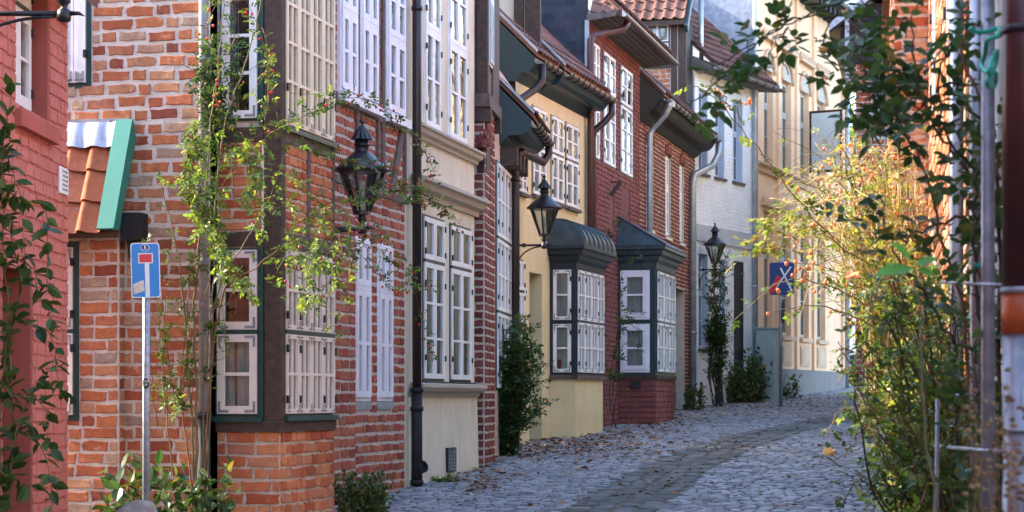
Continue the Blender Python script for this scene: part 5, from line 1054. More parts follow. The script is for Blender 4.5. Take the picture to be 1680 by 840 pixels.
for s_ in (-1, 1):
    MB().prism(rrect(s_ * .93 - .09, s_ * .93 + .09, .95, 1.75, .05), -.03, .05).build('tail_light', 'red_lamp', t)
    for yy in (.9, 3.3): MB().lathe([(.2, -.11), (.33, -.1), (.33, .1), (.2, .11)], 20).build('wheel', 'tyre', t, Matrix.Translation((s_ * .88, yy, .33)) @ Matrix.Rotation(math.pi/2, 4, 'Y'))
m = MB(); bevel_box(m, -1.0, 1.0, -.1, .15, .3, .62, .04); m.build('bumper', 'tyre', t); MB().box(-.26, .26, -.03, -.0, .75, .88).build('number_plate', 'sign_white', t)
# pale house closing the view
t = House.__new__(House); t.base = gz(92) - .5; t.bricks = []; xx = (1340 - CX) * 92 / FPX; t.mw = Matrix.Translation((xx, 92, t.base)); t.e = thing('far_house', 'pale house closing the view at the end of the street', 'house', t.mw); t.p = Plane(t)
fh = [(1 + 2.2 * i, 2 + 2.2 * i, z, z + 1.5) for i in range(3) for z in (1.5, 4.4)]; wall(t.p, 'wall', 'cream', 0, 8, 0, 7, fh, .15)
for r_ in fh: window(t.p, r_, 2, (.4, .6), ((1, 1), (1, 2)), y=.05)
body(t, 8, 7, 7, 'cream'); m = MB(); m.prism([(-.4, 6.9), (3.5, 10.8), (7.4, 6.9), (3.5, 10.6)], -.2, 8.2, 'x'); m.build('roof', 'tile', t.e)
# rainwater pipes on the right
def wpipe(H, px, Y, segs, r):
    inv = H.mw.inverted()
    for y0, y1, mat, k in segs:
        a = pxw(px, y0, Y); b = pxw(px, y1, Y); m = MB(); m.tube([inv @ a, inv @ b], r * k, 20); m.build('downpipe', mat, H.e, None, True)
wpipe(R1, 1683, 4.75, [(-200, 473, 'pipe_red', 1), (472, 482, 'galv', 1.08), (481.5, 548, 'orange_pipe', 1.03), (547, 1500, 'galv', .97), (44, 57, 'iron', 1.05), (703, 709, 'zinc', 1.06)], .0525)
wpipe(R2, 1569, 9.1, [(-260, 1200, 'zinc', 1), (200, 206, 'galv', 1.15)], .03); wpipe(R1, 1603, 6.9, [(-300, 1300, 'zinc', 1)], .022); wpipe(R1, 1621, 6.2, [(-300, 1300, 'galv', 1)], .02)
# trellis of rods the roses are tied to
t = thing('rose_trellis', 'thin metal rod trellis holding the roses at right', 'trellis', Matrix.Translation((pxw(1590, 655, 7.0).x, 7.0, gz(7))))
inv = Matrix.Translation(-Vector((pxw(1590, 655, 7.0).x, 7.0, gz(7))))
for a, b, r_ in (((1535, 732, 7.4), (1648, 742, 5.6), .006), ((1545, 463, 7.4), (1650, 468, 5.6), .005), ((1600, 300, 7.0), (1604, 900, 7.0), .006)): MB().tube([inv @ pxw(*a), inv @ pxw(*b)], r_, 6).build('rod', 'galv', t, None, True)
MB().tube([inv @ pxw(1538, 655, 7.2), inv @ pxw(1536, 980, 7.2)], .007, 8).build('rod', 'galv', t, None, True)
# turquoise rope tied round the canes
o = MB(); rp = []
for q in ((1592, 46), (1600, 52), (1618, 52), (1640, 46), (1634, 60), (1620, 66), (1616, 90), (1610, 108), (1622, 118), (1626, 100), (1636, 84), (1632, 110), (1620, 130), (1622, 142), (1632, 140), (1634, 120)): rp.append(pxw(q[0], q[1], 6.0 + .1 * math.sin(q[1])))
def smooth(pts, n=6):
    out = []; P_ = [pts[0]] + list(pts) + [pts[-1]]
    for i in range(1, len(P_) - 2):
        for k in range(n):
            t_ = k / n; p0, p1, p2, p3 = P_[i-1], P_[i], P_[i+1], P_[i+2]
            out.append(.5 * ((2*p1) + (p2 - p0)*t_ + (2*p0 - 5*p1 + 4*p2 - p3)*t_*t_ + (3*p1 - p0 - 3*p2 + p3)*t_**3))
    out.append(pts[-1]); return out
o.tube(smooth(rp), .007, 8); ro = o.build('rope', 'rope', None, None, True); ro['label'] = 'turquoise rope knotted round the rose canes at right'; ro['category'] = 'rope'
o = MB(); o.tube(smooth([pxw(q, w_, 6.3) for q, w_ in ((1598, 432), (1606, 436), (1618, 430), (1628, 436), (1612, 440), (1600, 434))]), .006, 6); ro = o.build('rope', 'rope', None, None, True); ro['label'] = 'short turquoise tie on the trellis, lower right'; ro['category'] = 'rope'
# ================================================================ plants
LT = [(0, 0, 0), (-.26, .3, .05), (-.27, .55, .06), (-.13, .82, .03), (0, 1.0, -.06), (.13, .82, .03), (.27, .55, .06), (.26, .3, .05), (0, .5, -.035)]
LF = [(8, i, (i + 1) % 8) for i in range(8)]
LTA = np.array(LT)
LEAFM = {}
def leaf_obj_mesh(mat):
    if mat not in LEAFM:
        m = MB(); m.v = list(LT); m.f = [f[::-1] for f in LF]; LEAFM[mat] = m.mesh('leaf', mat)
    return LEAFM[mat]
class Foliage:
    def __init__(s): s.m = []
    def leaf(s, p, d, size, nrm=None):
        d = Vector(d).normalized(); n = Vector(nrm) if nrm is not None else Vector((RND.gauss(0, .6), RND.gauss(0, .6) - .25, 1))
        x = d.cross(n)
        if x.length < 1e-3: x = d.cross(Vector((1, 0, .3)))
        x.normalize(); z = x.cross(d); sz = size * RND.uniform(.7, 1.25)
        s.m.append(Matrix(((x.x*sz, d.x*sz, z.x*sz, p[0]), (x.y*sz, d.y*sz, z.y*sz, p[1]), (x.z*sz, d.z*sz, z.z*sz, p[2]), (0, 0, 0, 1))))
    def compound(s, p, d, size, pairs=2):
        """rose leaf: paired leaflets and one at the tip"""
        d = Vector(d).normalized(); side = d.cross(Vector((RND.gauss(0, .5), RND.gauss(0, .5), 1))).normalized(); n = side.cross(d)
        L = size * 2.1
        for k in range(pairs):
            q = Vector(p) + d * L * (.35 + .35 * k / max(1, pairs - 1) if pairs > 1 else .5)
            for sg in (-1, 1): s.leaf(q, d * .5 + side * sg + Vector((0, 0, RND.gauss(-.1, .2))), size * (.85 + .1 * k), n + Vector((RND.gauss(0, .35), RND.gauss(0, .35), RND.gauss(0, .25))))
        s.leaf(Vector(p) + d * L * .8, d, size * 1.1, n + Vector((RND.gauss(0, .3), RND.gauss(0, .3), 0)))
    def build(s, mat, parent, inv, keep=0):
        ms = s.m
        if keep:
            ms = sorted(ms, key=lambda q: -q.to_scale().x / max(1, q.translation.y))
            for q in ms[:keep]: link('leaf', leaf_obj_mesh(mat), parent, inv @ q)
            ms = ms[keep:]
        if not ms: return
        A = np.array([np.array(inv @ q) for q in ms]); v = np.einsum('nij,kj->nki', A[:, :3, :3], LTA) + A[:, None, :3, 3]
        nv = len(LT); f = (np.array([g[::-1] for g in LF])[None] + (np.arange(len(ms)) * nv)[:, None, None]).reshape(-1, 3)
        me = bpy.data.meshes.new('leaf'); v = v.reshape(-1, 3)
        me.vertices.add(len(v)); me.vertices.foreach_set('co', v.ravel()); me.loops.add(f.size); me.loops.foreach_set('vertex_index', f.ravel().astype(np.int32))
        me.polygons.add(len(f)); me.polygons.foreach_set('loop_start', np.arange(0, f.size, 3, dtype=np.int32)); me.polygons.foreach_set('loop_total', np.full(len(f), 3, dtype=np.int32))
        me.materials.append(M[mat]); me.update(); me.validate(); o = link('leaf', me, parent); o['kind'] = 'stuff'
HIPM = {}
def hip_mesh(mat):
    if mat not in HIPM:
        m = MB(); m.lathe([(.15, 1.12), (.1, 1.0), (.75, .8), (1.0, .3), (.95, -.3), (.6, -.8), (.1, -1.0)], 8); HIPM[mat] = m.mesh('rose_hip', mat, True)
    return HIPM[mat]
class Plant:
    def __init__(s, name, label, cat, base, group=None):
        s.e = thing(name, label, cat, Matrix.Translation(base), group); s.inv = Matrix.Translation(-Vector(base)); s.fo = {}; s.base = Vector(base)
    def F(s, mat): return s.fo.setdefault(mat, Foliage())
    def cane(s, pts, r0, r1, mat='stem', n=5, sub=6, leafmat=None, gap=.06, size=.045, start=.15, pairs=2, droop=0.0, hip=None, hipn=0, simple=False, name='cane', hipr=.008):
        pts = smooth([Vector(p) for p in pts], sub)
        for i in range(1, len(pts) - 1): pts[i] = pts[i] + Vector((RND.gauss(0, .006), RND.gauss(0, .006), RND.gauss(0, .006)))
        L = len(pts); m = MB(); m.tube([s.inv @ p for p in pts], [r0 + (r1 - r0) * i / (L - 1) for i in range(L)], n); m.build(name, mat, s.e, None, True)
        acc = 0.0; tot = sum((pts[i+1] - pts[i]).length for i in range(L - 1)); run = 0; sg = 1
        for i in range(L - 1):
            d = pts[i+1] - pts[i]; ln = d.length
            if ln < 1e-6: continue
            run += ln; acc += ln
            while leafmat and acc > gap and run / tot > start:
                acc -= gap * RND.uniform(.7, 1.3); p = pts[i].lerp(pts[i+1], RND.random()); sg = -sg
                out = Vector((RND.gauss(0, 1), RND.gauss(0, 1), RND.gauss(.1 - droop, .7))).normalized() + d.normalized() * .5
                f = s.F(leafmat if isinstance(leafmat, str) else RND.choice(leafmat))
                if simple: f.leaf(p, out, size)
                else: f.compound(p, out, size, pairs)
        if hip:
            for k in range(hipn):
                p = RND.choice(pts[len(pts)//3:]) + Vector((RND.gauss(0, .03), RND.gauss(0, .03), RND.gauss(-.01, .03)))
                link('rose_hip', hip_mesh(hip), s.e, s.inv @ Matrix.Translation(p) @ Matrix.Rotation(RND.uniform(-1, 1), 4, 'X') @ Matrix.Diagonal((hipr, hipr, hipr * 1.25, 1)))
        return pts
    def done(s, keep=0):
        for mat, f in s.fo.items():
            f.build(mat, s.e, s.inv, min(keep, len(f.m))); keep = max(0, keep - len(f.m))
def pp(l, Y): return [pxw(a[0], a[1], a[2] if len(a) > 2 else Y) for a in l]
def jit(pts, s): return [p + Vector((RND.gauss(0, s), RND.gauss(0, s), RND.gauss(0, s))) for p in pts]

# ---- rose climbing the corner of the half-timbered house
b = Vector((pxw(320, 655, 18.55).x, 18.55, gz(18.55)))
K = Plant('climbing_rose', 'tall climbing rose with red hips on the corner of the half-timbered house', 'rose', b)
main = [[(318, 900), (322, 700), (318, 520), (330, 380), (345, 220), (360, 80), (372, -40)], [(330, 900), (338, 720), (352, 560), (372, 470), (420, 440), (455, 408)], [(325, 900), (312, 640), (300, 480), (285, 380), (262, 300)], [(335, 900), (345, 640), (352, 420), (362, 240), (400, 110), (425, 20), (430, -40)],
        [(322, 900), (310, 760), (300, 640), (325, 520), (345, 460)], [(338, 880), (335, 620), (360, 470), (400, 400), (440, 330), (470, 250)], [(300, 900), (275, 700), (262, 560), (255, 430)]]
for i, l in enumerate(main): K.cane(pp(l, 18.45), .013 - .001 * i, .004, ('stem', 'stem_red', 'stem')[i % 3], 6, leafmat='leaf_mid', gap=.18, size=.044, start=.5, hip='hip', hipn=2)
lime = [[(330, 190), (312, 215), (308, 270), (322, 330), (326, 390)], [(335, 200), (322, 250), (318, 310), (330, 360)], [(345, 210), (330, 270), (335, 330), (345, 380), (362, 430)], [(322, 200), (306, 240), (312, 290), (316, 340)], [(350, 280), (352, 360), (372, 420), (400, 460), (420, 485)], [(360, 400), (385, 430), (410, 470), (425, 500)], [(345, 300), (345, 350), (358, 400), (366, 450)],
        [(410, 240), (425, 280), (428, 330), (432, 390)], [(400, 230), (418, 260), (425, 300)], [(372, 240), (400, 250), (412, 280), (405, 330)], [(262, 300), (280, 285), (300, 290)], [(520, 380), (505, 430), (510, 480), (522, 510)], [(560, 400), (552, 440), (560, 470)], [(540, 410), (500, 470), (515, 505)]]
for l in lime: K.cane(jit(pp(l, 17.75), .03), .003, .0015, 'stem', 4, leafmat=['leaf_lime', 'leaf_lime', 'leaf_mid'], gap=.028, size=.048, start=.0, droop=.9)
for l in [[(425, 205), (500, 180), (552, 152), (610, 165), (660, 195), (692, 240), (700, 290)], [(470, 230), (540, 250), (600, 265), (660, 275)], [(430, 200), (450, 110), (430, 40), (415, 0)], [(380, 60), (360, 120), (350, 180)], [(425, 40), (440, 120), (430, 200)], [(455, 400), (520, 340), (590, 330), (650, 300), (690, 310)], [(440, 420), (520, 420), (580, 400), (640, 430), (700, 480)], [(560, 380), (600, 370), (640, 400), (660, 450)], [(600, 300), (640, 320), (690, 300), (740, 360)], [(470, 320), (480, 400), (470, 470)], [(640, 340), (690, 330), (720, 345), (755, 365)], [(660, 440), (690, 500), (705, 570)], [(520, 300), (540, 360), (545, 430), (520, 480)], [(590, 420), (610, 460), (640, 470)], [(365, 100), (350, 40), (365, -20)], [(690, 225), (700, 290), (695, 340)]]:
    far = max(0, (l[-1][0] - 450)) / 90.0
    K.cane(jit(pp([(q[0], q[1], 18.2 + max(0, (q[0] - 450)) / 90.0) for q in l], 18), .04), .0045, .0015, RND.choice(['stem', 'stem_red']), 4, leafmat=['leaf_mid', 'leaf_mid', 'leaf_lime'], gap=.05, size=.044, start=.05, hip='hip', hipn=6, hipr=.012)
for i in range(14):
    px, py = RND.uniform(345, 560), RND.uniform(60, 560); K.cane(jit(pp([(px, py), (px + RND.uniform(-60, 60), py + RND.uniform(-60, 60)), (px + RND.uniform(-90, 90), py + RND.uniform(-20, 120))], 18.1), .05), .003, .001, RND.choice(['stem', 'stem_red']), 3, leafmat=['leaf_mid', 'leaf_lime'], gap=.06, size=.044, start=.1, hip='hip', hipn=1, hipr=.011)
for i in range(8):
    px = RND.uniform(250, 350); K.cane(jit(pp([(px, RND.uniform(560, 700)), (px + RND.uniform(-20, 25), RND.uniform(480, 600)), (px + RND.uniform(-30, 50), RND.uniform(330, 520))], 18.5), .05), .004, .0015, RND.choice(['stem', 'stem_red', 'stem_dark']), 3, leafmat='leaf_mid', gap=.07, size=.042, start=.2, hip='hip', hipn=1)
for i in range(14):
    px = RND.uniform(345, 378); py = RND.uniform(-10, 190); K.cane(jit(pp([(px, py), (px + RND.uniform(-15, 15), py + 40), (px + RND.uniform(-20, 20), py + 90)], 18.6), .05), .004, .0015, 'stem_dark', 3, leafmat='leaf_dark', gap=.03, size=.05, start=0)
K.cane(pp([(285, 690), (270, 650), (292, 655), (285, 680)], 17.9), .002, .001, 'stem', 3, leafmat='leaf_lime', gap=.03, size=.035, start=0)
K.done(0)

# ---- creeper on the pink house
b = Vector((pxw(5, 655, 15.2).x, 15.2, gz(15.2)))
K = Plant('creeper', 'leafy creeper with large leaves on the pink house at the left edge', 'creeper', b)
for l in [[(10, 1000), (20, 780), (45, 700), (60, 640), (90, 600)], [(-10, 900), (5, 700), (12, 500), (18, 380), (10, 250), (5, 130)], [(0, 800), (40, 690), (75, 770), (90, 838)], [(20, 700), (15, 560), (30, 460), (20, 330), (35, 200)], [(-5, 300), (25, 330), (60, 360), (75, 470)], [(10, 520), (50, 540), (90, 560), (105, 650)], [(-10, 660), (30, 640), (60, 680), (80, 740)], [(0, 760), (30, 800), (60, 810), (90, 790)], [(5, 420), (40, 440), (62, 480), (95, 545)], [(-10, 180), (15, 240), (40, 330), (35, 420)]]:
    K.cane(jit(pp(l, 14.8), .03), .006, .002, 'stem', 5, leafmat=['leaf_mid', 'leaf_mid', 'leaf_dark'], gap=.04, size=.12, start=.05, simple=True, droop=.4)
K.done(300)

# ---- plants at the foot of the houses
def clump(name, label, cat, px, Y, wid, hgt, n, leafmat, size, stemmat='stem', flower=None, depth=.3, big=False, lean=0.3, keep=0, gap=.03, simple=True, pairs=2, fl_n=8):
    b = Vector((pxw(px, 655, Y).x, Y, gz(Y))); K = Plant(name, label, cat, b)
    for i in range(n):
        p0 = b + Vector((RND.uniform(-wid, wid) * .6, RND.uniform(-depth, depth) * .6, -.02)); h = hgt * RND.uniform(.5, 1.05); o = Vector((RND.uniform(-1, 1) * wid * lean * 1.5, RND.uniform(-1, 1) * depth * lean, 0))
        pts = K.cane([p0, p0 + o * .4 + Vector((0, 0, h * .55)), p0 + o + Vector((0, 0, h))], .004, .0015, stemmat, 4, 4, leafmat=leafmat, gap=gap, size=size, start=.1, simple=simple, pairs=pairs)
        if flower and i < fl_n:
            for k in range(5): K.F(flower).leaf(pts[-1], (math.cos(k * 1.26), math.sin(k * 1.26), .5), .03)
    K.done(keep); return K
clump('flowering_shrub', 'low green shrub with violet flowers at the foot of the brick front', 'shrub', 596, 21.0, .34, .52, 110, ['leaf_mid', 'leaf_dark', 'leaf_mid'], .055, flower='petal_violet', depth=.35, gap=.022, fl_n=10)
clump('mallow_plant', 'big-leaved green plant beside the sign post foot', 'plant', 215, 17.6, .35, .95, 22, ['leaf_dark', 'leaf_mid'], .15, depth=.25, gap=.07, keep=200)
clump('mallow_plant', 'broad-leaved plant at the foot of the corner downpipe', 'plant', 330, 18.0, .42, .8, 30, ['leaf_dark', 'leaf_mid'], .11, depth=.25, gap=.06, keep=200)
clump('weed_tuft', 'small tuft of weeds at the foot of the cream house', 'weed', 727, 25.9, .22, .1, 40, ['leaf_mid', 'leaf_lime'], .05, depth=.08, gap=.03)
b = Vector((pxw(818, 655, 30.5).x, 30.5, gz(30.5)))
K = Plant('rose_bush', 'dark green rose bush climbing beside the brown downpipe', 'rose', b)
for i in range(100):
    bx_ = 815 + RND.uniform(-12, 14); tx = RND.uniform(798, 874) if i % 3 else RND.uniform(850, 900); ty = RND.uniform(515, 700) if i % 3 else RND.uniform(525, 690)
    K.cane(jit(pp([(bx_, 762, 30.5), ((bx_ * .6 + tx * .4), (762 + ty) / 2 - 10, 30.4), (tx, ty, 30.3 + RND.uniform(-.2, .3))], 30.4), .05), .008, .003, 'stem_dark', 4, 5, leafmat=['leaf_dark', 'leaf_dark', 'leaf_mid'], gap=.055, size=.065, start=.12)
K.done()
b = Vector((pxw(1018, 655, 38.6).x, 38.6, gz(38.6)))
K = Plant('climbing_rose', 'thin climbing rose growing up between the two bay windows', 'rose', b)
for l in [[(1010, 705), (1003, 650), (1015, 560), (1012, 450), (1000, 380)], [(1010, 705), (1020, 640), (1014, 560), (1030, 520), (1052, 540)], [(1008, 705), (1000, 640), (1018, 540), (1050, 545), (1045, 580)], [(1012, 560), (1025, 520), (1050, 515)], [(1005, 400), (990, 375), (975, 372)], [(1003, 395), (1015, 370), (1035, 352)], [(1012, 450), (1035, 435), (1060, 420), (1050, 440)], [(1000, 380), (985, 390), (978, 385)]]:
    K.cane(jit(pp(l, 38.4), .03), .009, .003, 'stem_dark', 4, leafmat=['leaf_dark', 'leaf_mid'], gap=.12, size=.06, start=.35)
K.done()
b = on_ground(1178, 668)
K = Plant('climbing_rose', 'climbing rose with tangled stems on the whitewashed house', 'rose', b)
for i in range(26):
    l = [(1178 + RND.uniform(-6, 6), 665), (1176 + RND.uniform(-8, 8), 600), (1170 + RND.uniform(-8, 16), 530), (1172 + RND.uniform(-10, 20), RND.uniform(470, 500)), (1180 + RND.uniform(-15, 30), RND.uniform(410, 470))]
    if i > 14: l = l[:3] + [(1195 + RND.uniform(-10, 16), RND.uniform(520, 640))]
    K.cane(jit(pp(l, b.y - .3), .06), .012, .004, 'stem_dark', 4, leafmat=['leaf_dark', 'leaf_mid'], gap=.1, size=.07, start=.45 if i < 15 else .3)
K.done()
for (px, py, wd, hg, n, lab) in ((1138, 674, .35, .6, 26, 'small leafy plant at the foot of the zinc downpipe'), (1210, 662, .75, 1.0, 46, 'broad bushy plant before the black door'), (1235, 661, .45, 1.3, 26, 'upright leafy plant beside the utility cabinet'), (1300, 655, .3, .6, 16, 'small green plant behind the distant sign post'), (1345, 640, .7, .85, 40, 'green foliage in the planter by the peach house'), (1385, 634, .8, .9, 40, 'green foliage at the far end of the peach house')):
    g_ = on_ground(px, py); clump('leafy_plant', lab, 'plant', px, g_.y, wd, hg, n, ['leaf_dark', 'leaf_mid'], .13, depth=.4, gap=.07)

# ---- roses on the right: sunlit straw-coloured bush
b = Vector((pxw(1440, 655, 14.0).x, 14.0, gz(14)))
K = Plant('rose_bush', 'sunlit straw-yellow rose bush full of orange hips', 'rose', b)
for i in range(120):
    bx_ = RND.uniform(1430, 1520); tx = 1225 + 290 * RND.random() ** .75; ty = RND.uniform(225, 480); Yt = RND.uniform(12.2, 14.6)
    if tx < 1330: ty = RND.uniform(270, 440)
    mx_ = (bx_ * .45 + tx * .55); my_ = ty + RND.uniform(-30, 60)
    K.cane(jit(pp([(bx_, 700, 14), ((bx_ + mx_) / 2 + 20, 520, 13.8), (mx_, my_, Yt), (tx, ty + RND.uniform(-10, 40), Yt)], 13), .05), .006, .0018, RND.choice(['stem_gold', 'stem_gold', 'stem']), 4, 5, leafmat=['leaf_gold', 'leaf_lime', 'leaf_gold', 'leaf_mid'], gap=.28, size=.034, start=.35, hip='hip_orange' if i % 2 else None, hipn=1, hipr=.010)
for i in range(230):
    px, py = RND.uniform(1330, 1510), RND.uniform(240, 470); K.cane(jit(pp([(px, py), (px + RND.uniform(-40, 40), py + RND.uniform(-50, 30)), (px + RND.uniform(-70, 60), py + RND.uniform(-40, 60))], RND.uniform(12.3, 14.2)), .05), .003, .001, RND.choice(['stem_gold', 'stem_gold', 'stem']), 3, 4, leafmat=['leaf_gold', 'leaf_lime'], gap=.35, size=.03, start=.1, hip='hip_orange' if i % 3 == 0 else None, hipn=1, hipr=.011)
for l in [[(1300, 330), (1270, 350), (1250, 385), (1225, 420)], [(1320, 345), (1285, 350), (1262, 380)], [(1300, 400), (1260, 410), (1235, 425)], [(1330, 330), (1290, 340), (1255, 360)], [(1350, 380), (1300, 375), (1260, 405)], [(1290, 350), (1268, 372), (1240, 400)]]: K.cane(jit(pp(l, 12.6), .03), .003, .001, 'stem_gold', 3, leafmat=['leaf_lime', 'leaf_gold'], gap=.04, size=.045, start=0)
for l in [[(1480, 450), (1400, 420), (1320, 340), (1240, 240), (1170, 160), (1130, 140)], [(1500, 560), (1420, 500), (1330, 460), (1270, 470), (1205, 525)], [(1480, 560), (1400, 520), (1330, 500), (1270, 510)], [(1200, 180), (1190, 160), (1185, 140)], [(1220, 205), (1210, 180), (1215, 160)]]: K.cane(pp(l, 12.0), .006, .002, 'stem', 4, leafmat=['leaf_mid', 'leaf_lime'], gap=.1, size=.04, start=.4, hip='hip_orange', hipn=3, hipr=.010)
for c in ((1305, 430, 12.1), (1312, 440, 12.1), (1330, 415, 12.1), (1306, 445, 12.1), (1325, 440, 12.1), (1322, 452, 12.1), (1300, 452, 12.1), (1290, 433, 12.1), (1335, 432, 12.1)): link('rose_hip', hip_mesh('hip_orange'), K.e, K.inv @ Matrix.Translation(pxw(*c)) @ Matrix.Diagonal((.010, .010, .013, 1)))
K.done()
# dense green bush
b = Vector((pxw(1520, 655, 10.0).x, 10.0, gz(10)))
K = Plant('rose_bush', 'dense green rose bush filling the lower right', 'rose', b)
for i in range(210):
    Yb = RND.uniform(8.2, 11.8); bx_ = RND.uniform(1450, 1640); k_ = RND.random(); tx = RND.uniform(1395, 1640); ty = RND.uniform(440, 800)
    if tx < 1450 and ty < 560: tx += 60
    K.cane(jit(pp([(bx_, 1000, Yb), ((bx_ * .6 + tx * .4), (1000 + ty) / 2 - 30, Yb), (tx, ty, Yb - .2), (tx + RND.uniform(-40, 25), ty + RND.uniform(-10, 70), Yb - .3)], Yb), .05), .006, .0018, RND.choice(['stem', 'stem_dark', 'stem_red']), 4, 5, leafmat=['leaf_mid', 'leaf_mid', 'leaf_dark', 'leaf_mid', 'leaf_lime'], gap=.055, size=.033, start=.25)
for l in [[(1560, 700), (1470, 650), (1400, 600), (1375, 560)], [(1540, 840), (1470, 830), (1420, 800), (1357, 790)], [(1480, 700), (1430, 690), (1385, 745), (1362, 748)], [(1500, 560), (1440, 520), (1390, 560)]]: K.cane(pp(l, 9.2), .005, .002, 'stem_red', 5, leafmat='leaf_mid', gap=.07, size=.032, start=.1)
K.done()
def bloom(label, px, py, Y, r, mat):
    p = pxw(px, py, Y); m = MB(); t = thing('rose_bloom', label, 'rose', Matrix.Translation(p))
    for ring, (n, rr, tilt) in enumerate(((5, 1.0, .35), (5, .8, .8), (4, .5, 1.2), (3, .3, 1.5))):
        for k in range(n):
            a = 2 * math.pi * k / n + ring * .6; d = Vector((math.cos(a) * math.cos(tilt), math.sin(a) * math.cos(tilt) - .2, math.sin(tilt))).normalized()
            f = Foliage(); f.leaf((0, 0, 0), d, r * (1.0 if ring < 2 else .8), Vector((-d.x, -d.y, 1))); q = f.m[0] @ Matrix.Diagonal((1.9, 1, 1, 1)); link('petal', leaf_obj_mesh(mat), t, q)
    MB().tube([(0, 0, -.01), (.02, .03, -.02), (.06, .08, -.05)], [.006, .003, .003], 5).build('stalk', 'stem', t)
bloom('pink rose bloom at the top of the green bush', 1424, 603, 9.2, .032, 'petal'); bloom('peach rose bloom hanging low over the cobbles', 1360, 748, 9.2, .04, 'petal_peach'); bloom('pale pink rose bloom among the orange hips', 1396, 458, 11.0, .05, 'petal'); bloom('faded cream rose bloom at the upper right', 1393, 30, 7.4, .035, 'petal_peach'); bloom('faded peach rose bloom below the arching canes', 1353, 88, 7.6, .032, 'petal_peach')
# dark arching canes in front
b = Vector((pxw(1640, 655, 6.6).x, 6.6, gz(6.6)))
K = Plant('climbing_rose', 'dark glossy rose arching across the upper right corner', 'rose', b)
kw = dict(leafmat='leaf_dark', gap=.075, size=.052, pairs=2)
for l, Y, r in [([(1640, 1000), (1645, 700), (1640, 420), (1590, 290), (1540, 210), (1507, 140), (1497, 60), (1504, -20)], 6.8, .009), ([(1640, 900), (1638, 420), (1622, 250), (1597, 172), (1568, 152), (1535, 160), (1480, 195), (1430, 225)], 6.6, .007), ([(1640, 600), (1590, 372), (1530, 368), (1470, 388), (1430, 375), (1390, 358)], 6.8, .007), ([(1600, 900), (1580, 560), (1545, 380), (1500, 250), (1440, 190), (1400, 170)], 7.0, .007),
    ([(1507, 140), (1470, 90), (1440, 92), (1400, 100)], 7.0, .004), ([(1504, 10), (1440, -5), (1370, 10), (1290, 42), (1215, 90), (1150, 150), (1120, 165)], 7.0, .004), ([(1480, 30), (1400, 20), (1340, 20), (1270, 45), (1200, 85), (1165, 120)], 7.1, .003), ([(1300, 38), (1275, 50), (1262, 90), (1268, 120)], 7.0, .002), ([(1240, 70), (1225, 90), (1222, 125)], 7.0, .002), ([(1180, 125), (1172, 140), (1176, 160)], 7.0, .002), ([(1640, 400), (1600, 300), (1560, 210), (1555, 120), (1575, 60), (1590, 30)], 6.6, .006), ([(1640, 300), (1600, 170), (1590, 80), (1600, 40), (1630, 20)], 6.3, .005), ([(1530, 200), (1480, 130), (1430, 60), (1390, 40)], 7.1, .004), ([(1540, 250), (1470, 200), (1420, 150), (1370, 110)], 7.1, .004), ([(1480, 195), (1440, 140), (1420, 80)], 7.0, .003), ([(1290, 42), (1280, 80), (1290, 130)], 7.0, .003), ([(1370, 10), (1350, 60), (1330, 70)], 7.0, .003), ([(1630, 600), (1612, 480), (1600, 380), (1620, 300), (1632, 220)], 6.3, .006), ([(1560, 560), (1520, 470), (1480, 420), (1440, 330)], 6.9, .005), ([(1420, 20), (1400, -10), (1380, -20)], 7.0, .003)]:
    K.cane(jit(pp(l, Y), .012), r, .0022, RND.choice(['stem_dark', 'stem_dark', 'stem_red']), 6, start=.12, **kw)
for i in range(36):
    px = RND.choice([RND.uniform(1395, 1530), RND.uniform(1395, 1530), RND.uniform(1540, 1640)]); py = RND.uniform(40, 210) if px < 1535 else RND.uniform(20, 560)
    K.cane(jit(pp([(px, py), (px + RND.uniform(-25, 25), py + RND.uniform(-25, 20)), (px + RND.uniform(-45, 30), py + RND.uniform(-10, 50))], RND.uniform(6.4, 7.2)), .01), .002, .001, 'stem_dark', 3, 4, leafmat='leaf_dark', gap=.05, size=.05, start=0)
for i in range(28):
    px = RND.uniform(1560, 1645); py = RND.uniform(520, 840); K.cane(jit(pp([(px, 1000), (px + RND.uniform(-10, 10), (py + 1000) / 2), (px + RND.uniform(-40, 20), py)], RND.uniform(6.2, 7.4)), .015), .004, .002, RND.choice(['stem_dark', 'stem']), 4, 4, leafmat=['leaf_dark', 'leaf_mid'], gap=.09, size=.035, start=.2)
K.done(300)
# large pale leaf spray close to the lens and dry seed heads
b = Vector((pxw(1500, 655, 4.6).x, 4.6, gz(4.6)))
K = Plant('tall_weed', 'tall weed with broad bright green leaves before the roses', 'weed', b)
K.cane(pp([(1520, 1300), (1525, 800), (1510, 520), (1500, 440)], 4.6), .004, .002, 'stem', 5)
for (px, py, dx, dy, s_) in ((1500, 440, -75, 12, .11), (1500, 435, 45, -12, .085), (1495, 425, -30, -22, .07), (1505, 440, 30, 14, .06)): K.F('leaf_fresh').leaf(pxw(px, py, 4.6), (dx, -12, -dy), s_ * .85, (-.35, -.6, .8))
K.done(10)
b = Vector((pxw(1665, 655, 4.4).x, 4.4, gz(4.4)))
K = Plant('dry_seed_heads', 'dry brown seed heads at the lower right corner', 'plant', b)
SEED = MB(); SEED.lathe([(.1, 1), (.8, .7), (1, 0), (.8, -.7), (.1, -1)], 7); SEEDM = SEED.mesh('seed_head', 'dead')
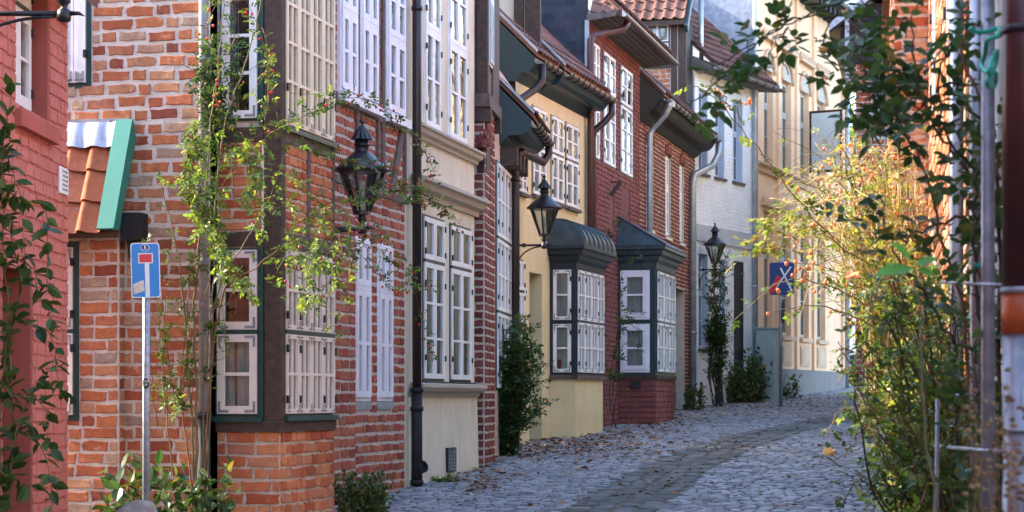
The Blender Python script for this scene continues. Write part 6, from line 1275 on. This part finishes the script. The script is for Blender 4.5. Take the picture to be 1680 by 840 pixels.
for i in range(16):
    px = RND.uniform(1590, 1690); py = RND.uniform(560, 830) if px < 1650 else RND.uniform(650, 830)
    pts = K.cane(jit(pp([(px + 15, 1300), (px + 10, 950), (px, py)], RND.uniform(4.2, 4.7)), .008), .0022, .0012, 'dead', 4)
    for k in range(10):
        q = pts[-1 - RND.randrange(4)] + Vector((RND.gauss(0, .012), RND.gauss(0, .012), RND.gauss(0, .022))); r_ = RND.uniform(.004, .008); link('seed_head', SEEDM, K.e, K.inv @ Matrix.Translation(q) @ Matrix.Diagonal((r_, r_, r_ * .7, 1)))
K.done()
# ---- trees beyond the bend
def tree(label, px, Y, hgt, rad, leafmat, n=2600, size=.22, zlo=.3):
    b = Vector((pxw(px, 655, Y).x, Y, gz(Y))); t = thing('tree', label, 'tree', Matrix.Translation(b), 'trees beyond the bend'); m = MB()
    m.tube([(0, 0, -.2), (.1, 0, hgt * .3), (-.05, .1, hgt * .6), (.1, 0, hgt * .85)], [.22, .17, .1, .03], 8)
    for k in range(9): a = k * 2.4; z0 = hgt * (.3 + .05 * k); m.tube([(0, 0, z0), (math.cos(a) * rad * .5, math.sin(a) * rad * .5, z0 + hgt * .12), (math.cos(a) * rad * .85, math.sin(a) * rad * .85, z0 + hgt * .18)], [.08, .05, .015], 5)
    m.build('trunk', 'stem_dark', t, None, True); f = Foliage(); cl = [(Vector((RND.gauss(0, rad * .45), RND.gauss(0, rad * .45), hgt * RND.uniform(zlo, 1.0))), RND.uniform(.5, 1.1) * rad * .4) for _ in range(26)]
    for i in range(n):
        c, r_ = RND.choice(cl); f.leaf(c + Vector((RND.gauss(0, r_ * .6), RND.gauss(0, r_ * .6), RND.gauss(0, r_ * .5))), (RND.gauss(0, 1), RND.gauss(0, 1), RND.gauss(-.3, .6)), size)
    A = f.build(leafmat, t, Matrix.Identity(4)); [setattr(c, 'name', 'crown') for c in t.children if c.name.startswith('leaf')]
tree('golden autumn tree rising behind the gap beside the peach house', 1405, 78, 13, 2.6, 'leaf_gold', 3600)
tree('green-gold tree behind the dark gabled house', 1470, 70, 14, 3.2, 'leaf_lime', 3000)
# ---- fallen leaves
f = Foliage()
def drop(px, py):
    if not (640 < px < 1420 and 645 < py < 838): return
    g_ = on_ground(px, py)
    if XL(g_.y) < g_.x < XRr(g_.y): f.leaf((g_.x, g_.y, g_.z + .025 + RND.random() * .015), (RND.gauss(0, 1), RND.gauss(0, 1), RND.gauss(0, .12)), RND.uniform(.05, .1), (RND.gauss(0, .35), RND.gauss(0, .35), 1))
for i in range(900):
    t_ = RND.random(); px = 840 + 330 * t_; drop(px + RND.gauss(0, 40), 745 - 62 * t_ + abs(RND.gauss(0, 12)) - 8)
for i in range(500): drop(RND.gauss(960, 110), RND.gauss(738, 12))
for i in range(500): drop(RND.gauss(1280, 80), RND.gauss(664, 10))
for i in range(260): drop(RND.uniform(680, 1400), RND.uniform(660, 838))
for i in range(200): drop(RND.gauss(790, 30), RND.gauss(790, 14))
for i in range(120): t_ = RND.random(); drop(1040 + 290 * t_ + RND.gauss(0, 25), 805 - 105 * t_ + RND.gauss(0, 10))
fl = thing('tmp', 'x', 'y'); f.build('leaf_fallen', None, Matrix.Identity(4)); bpy.data.objects.remove(fl)
for o in bpy.data.objects:
    if o.name.startswith('leaf') and o.parent is None: o.name = 'fallen_leaves'; o['label'] = 'brown fallen leaves scattered over the cobbles'; o['category'] = 'leaves'
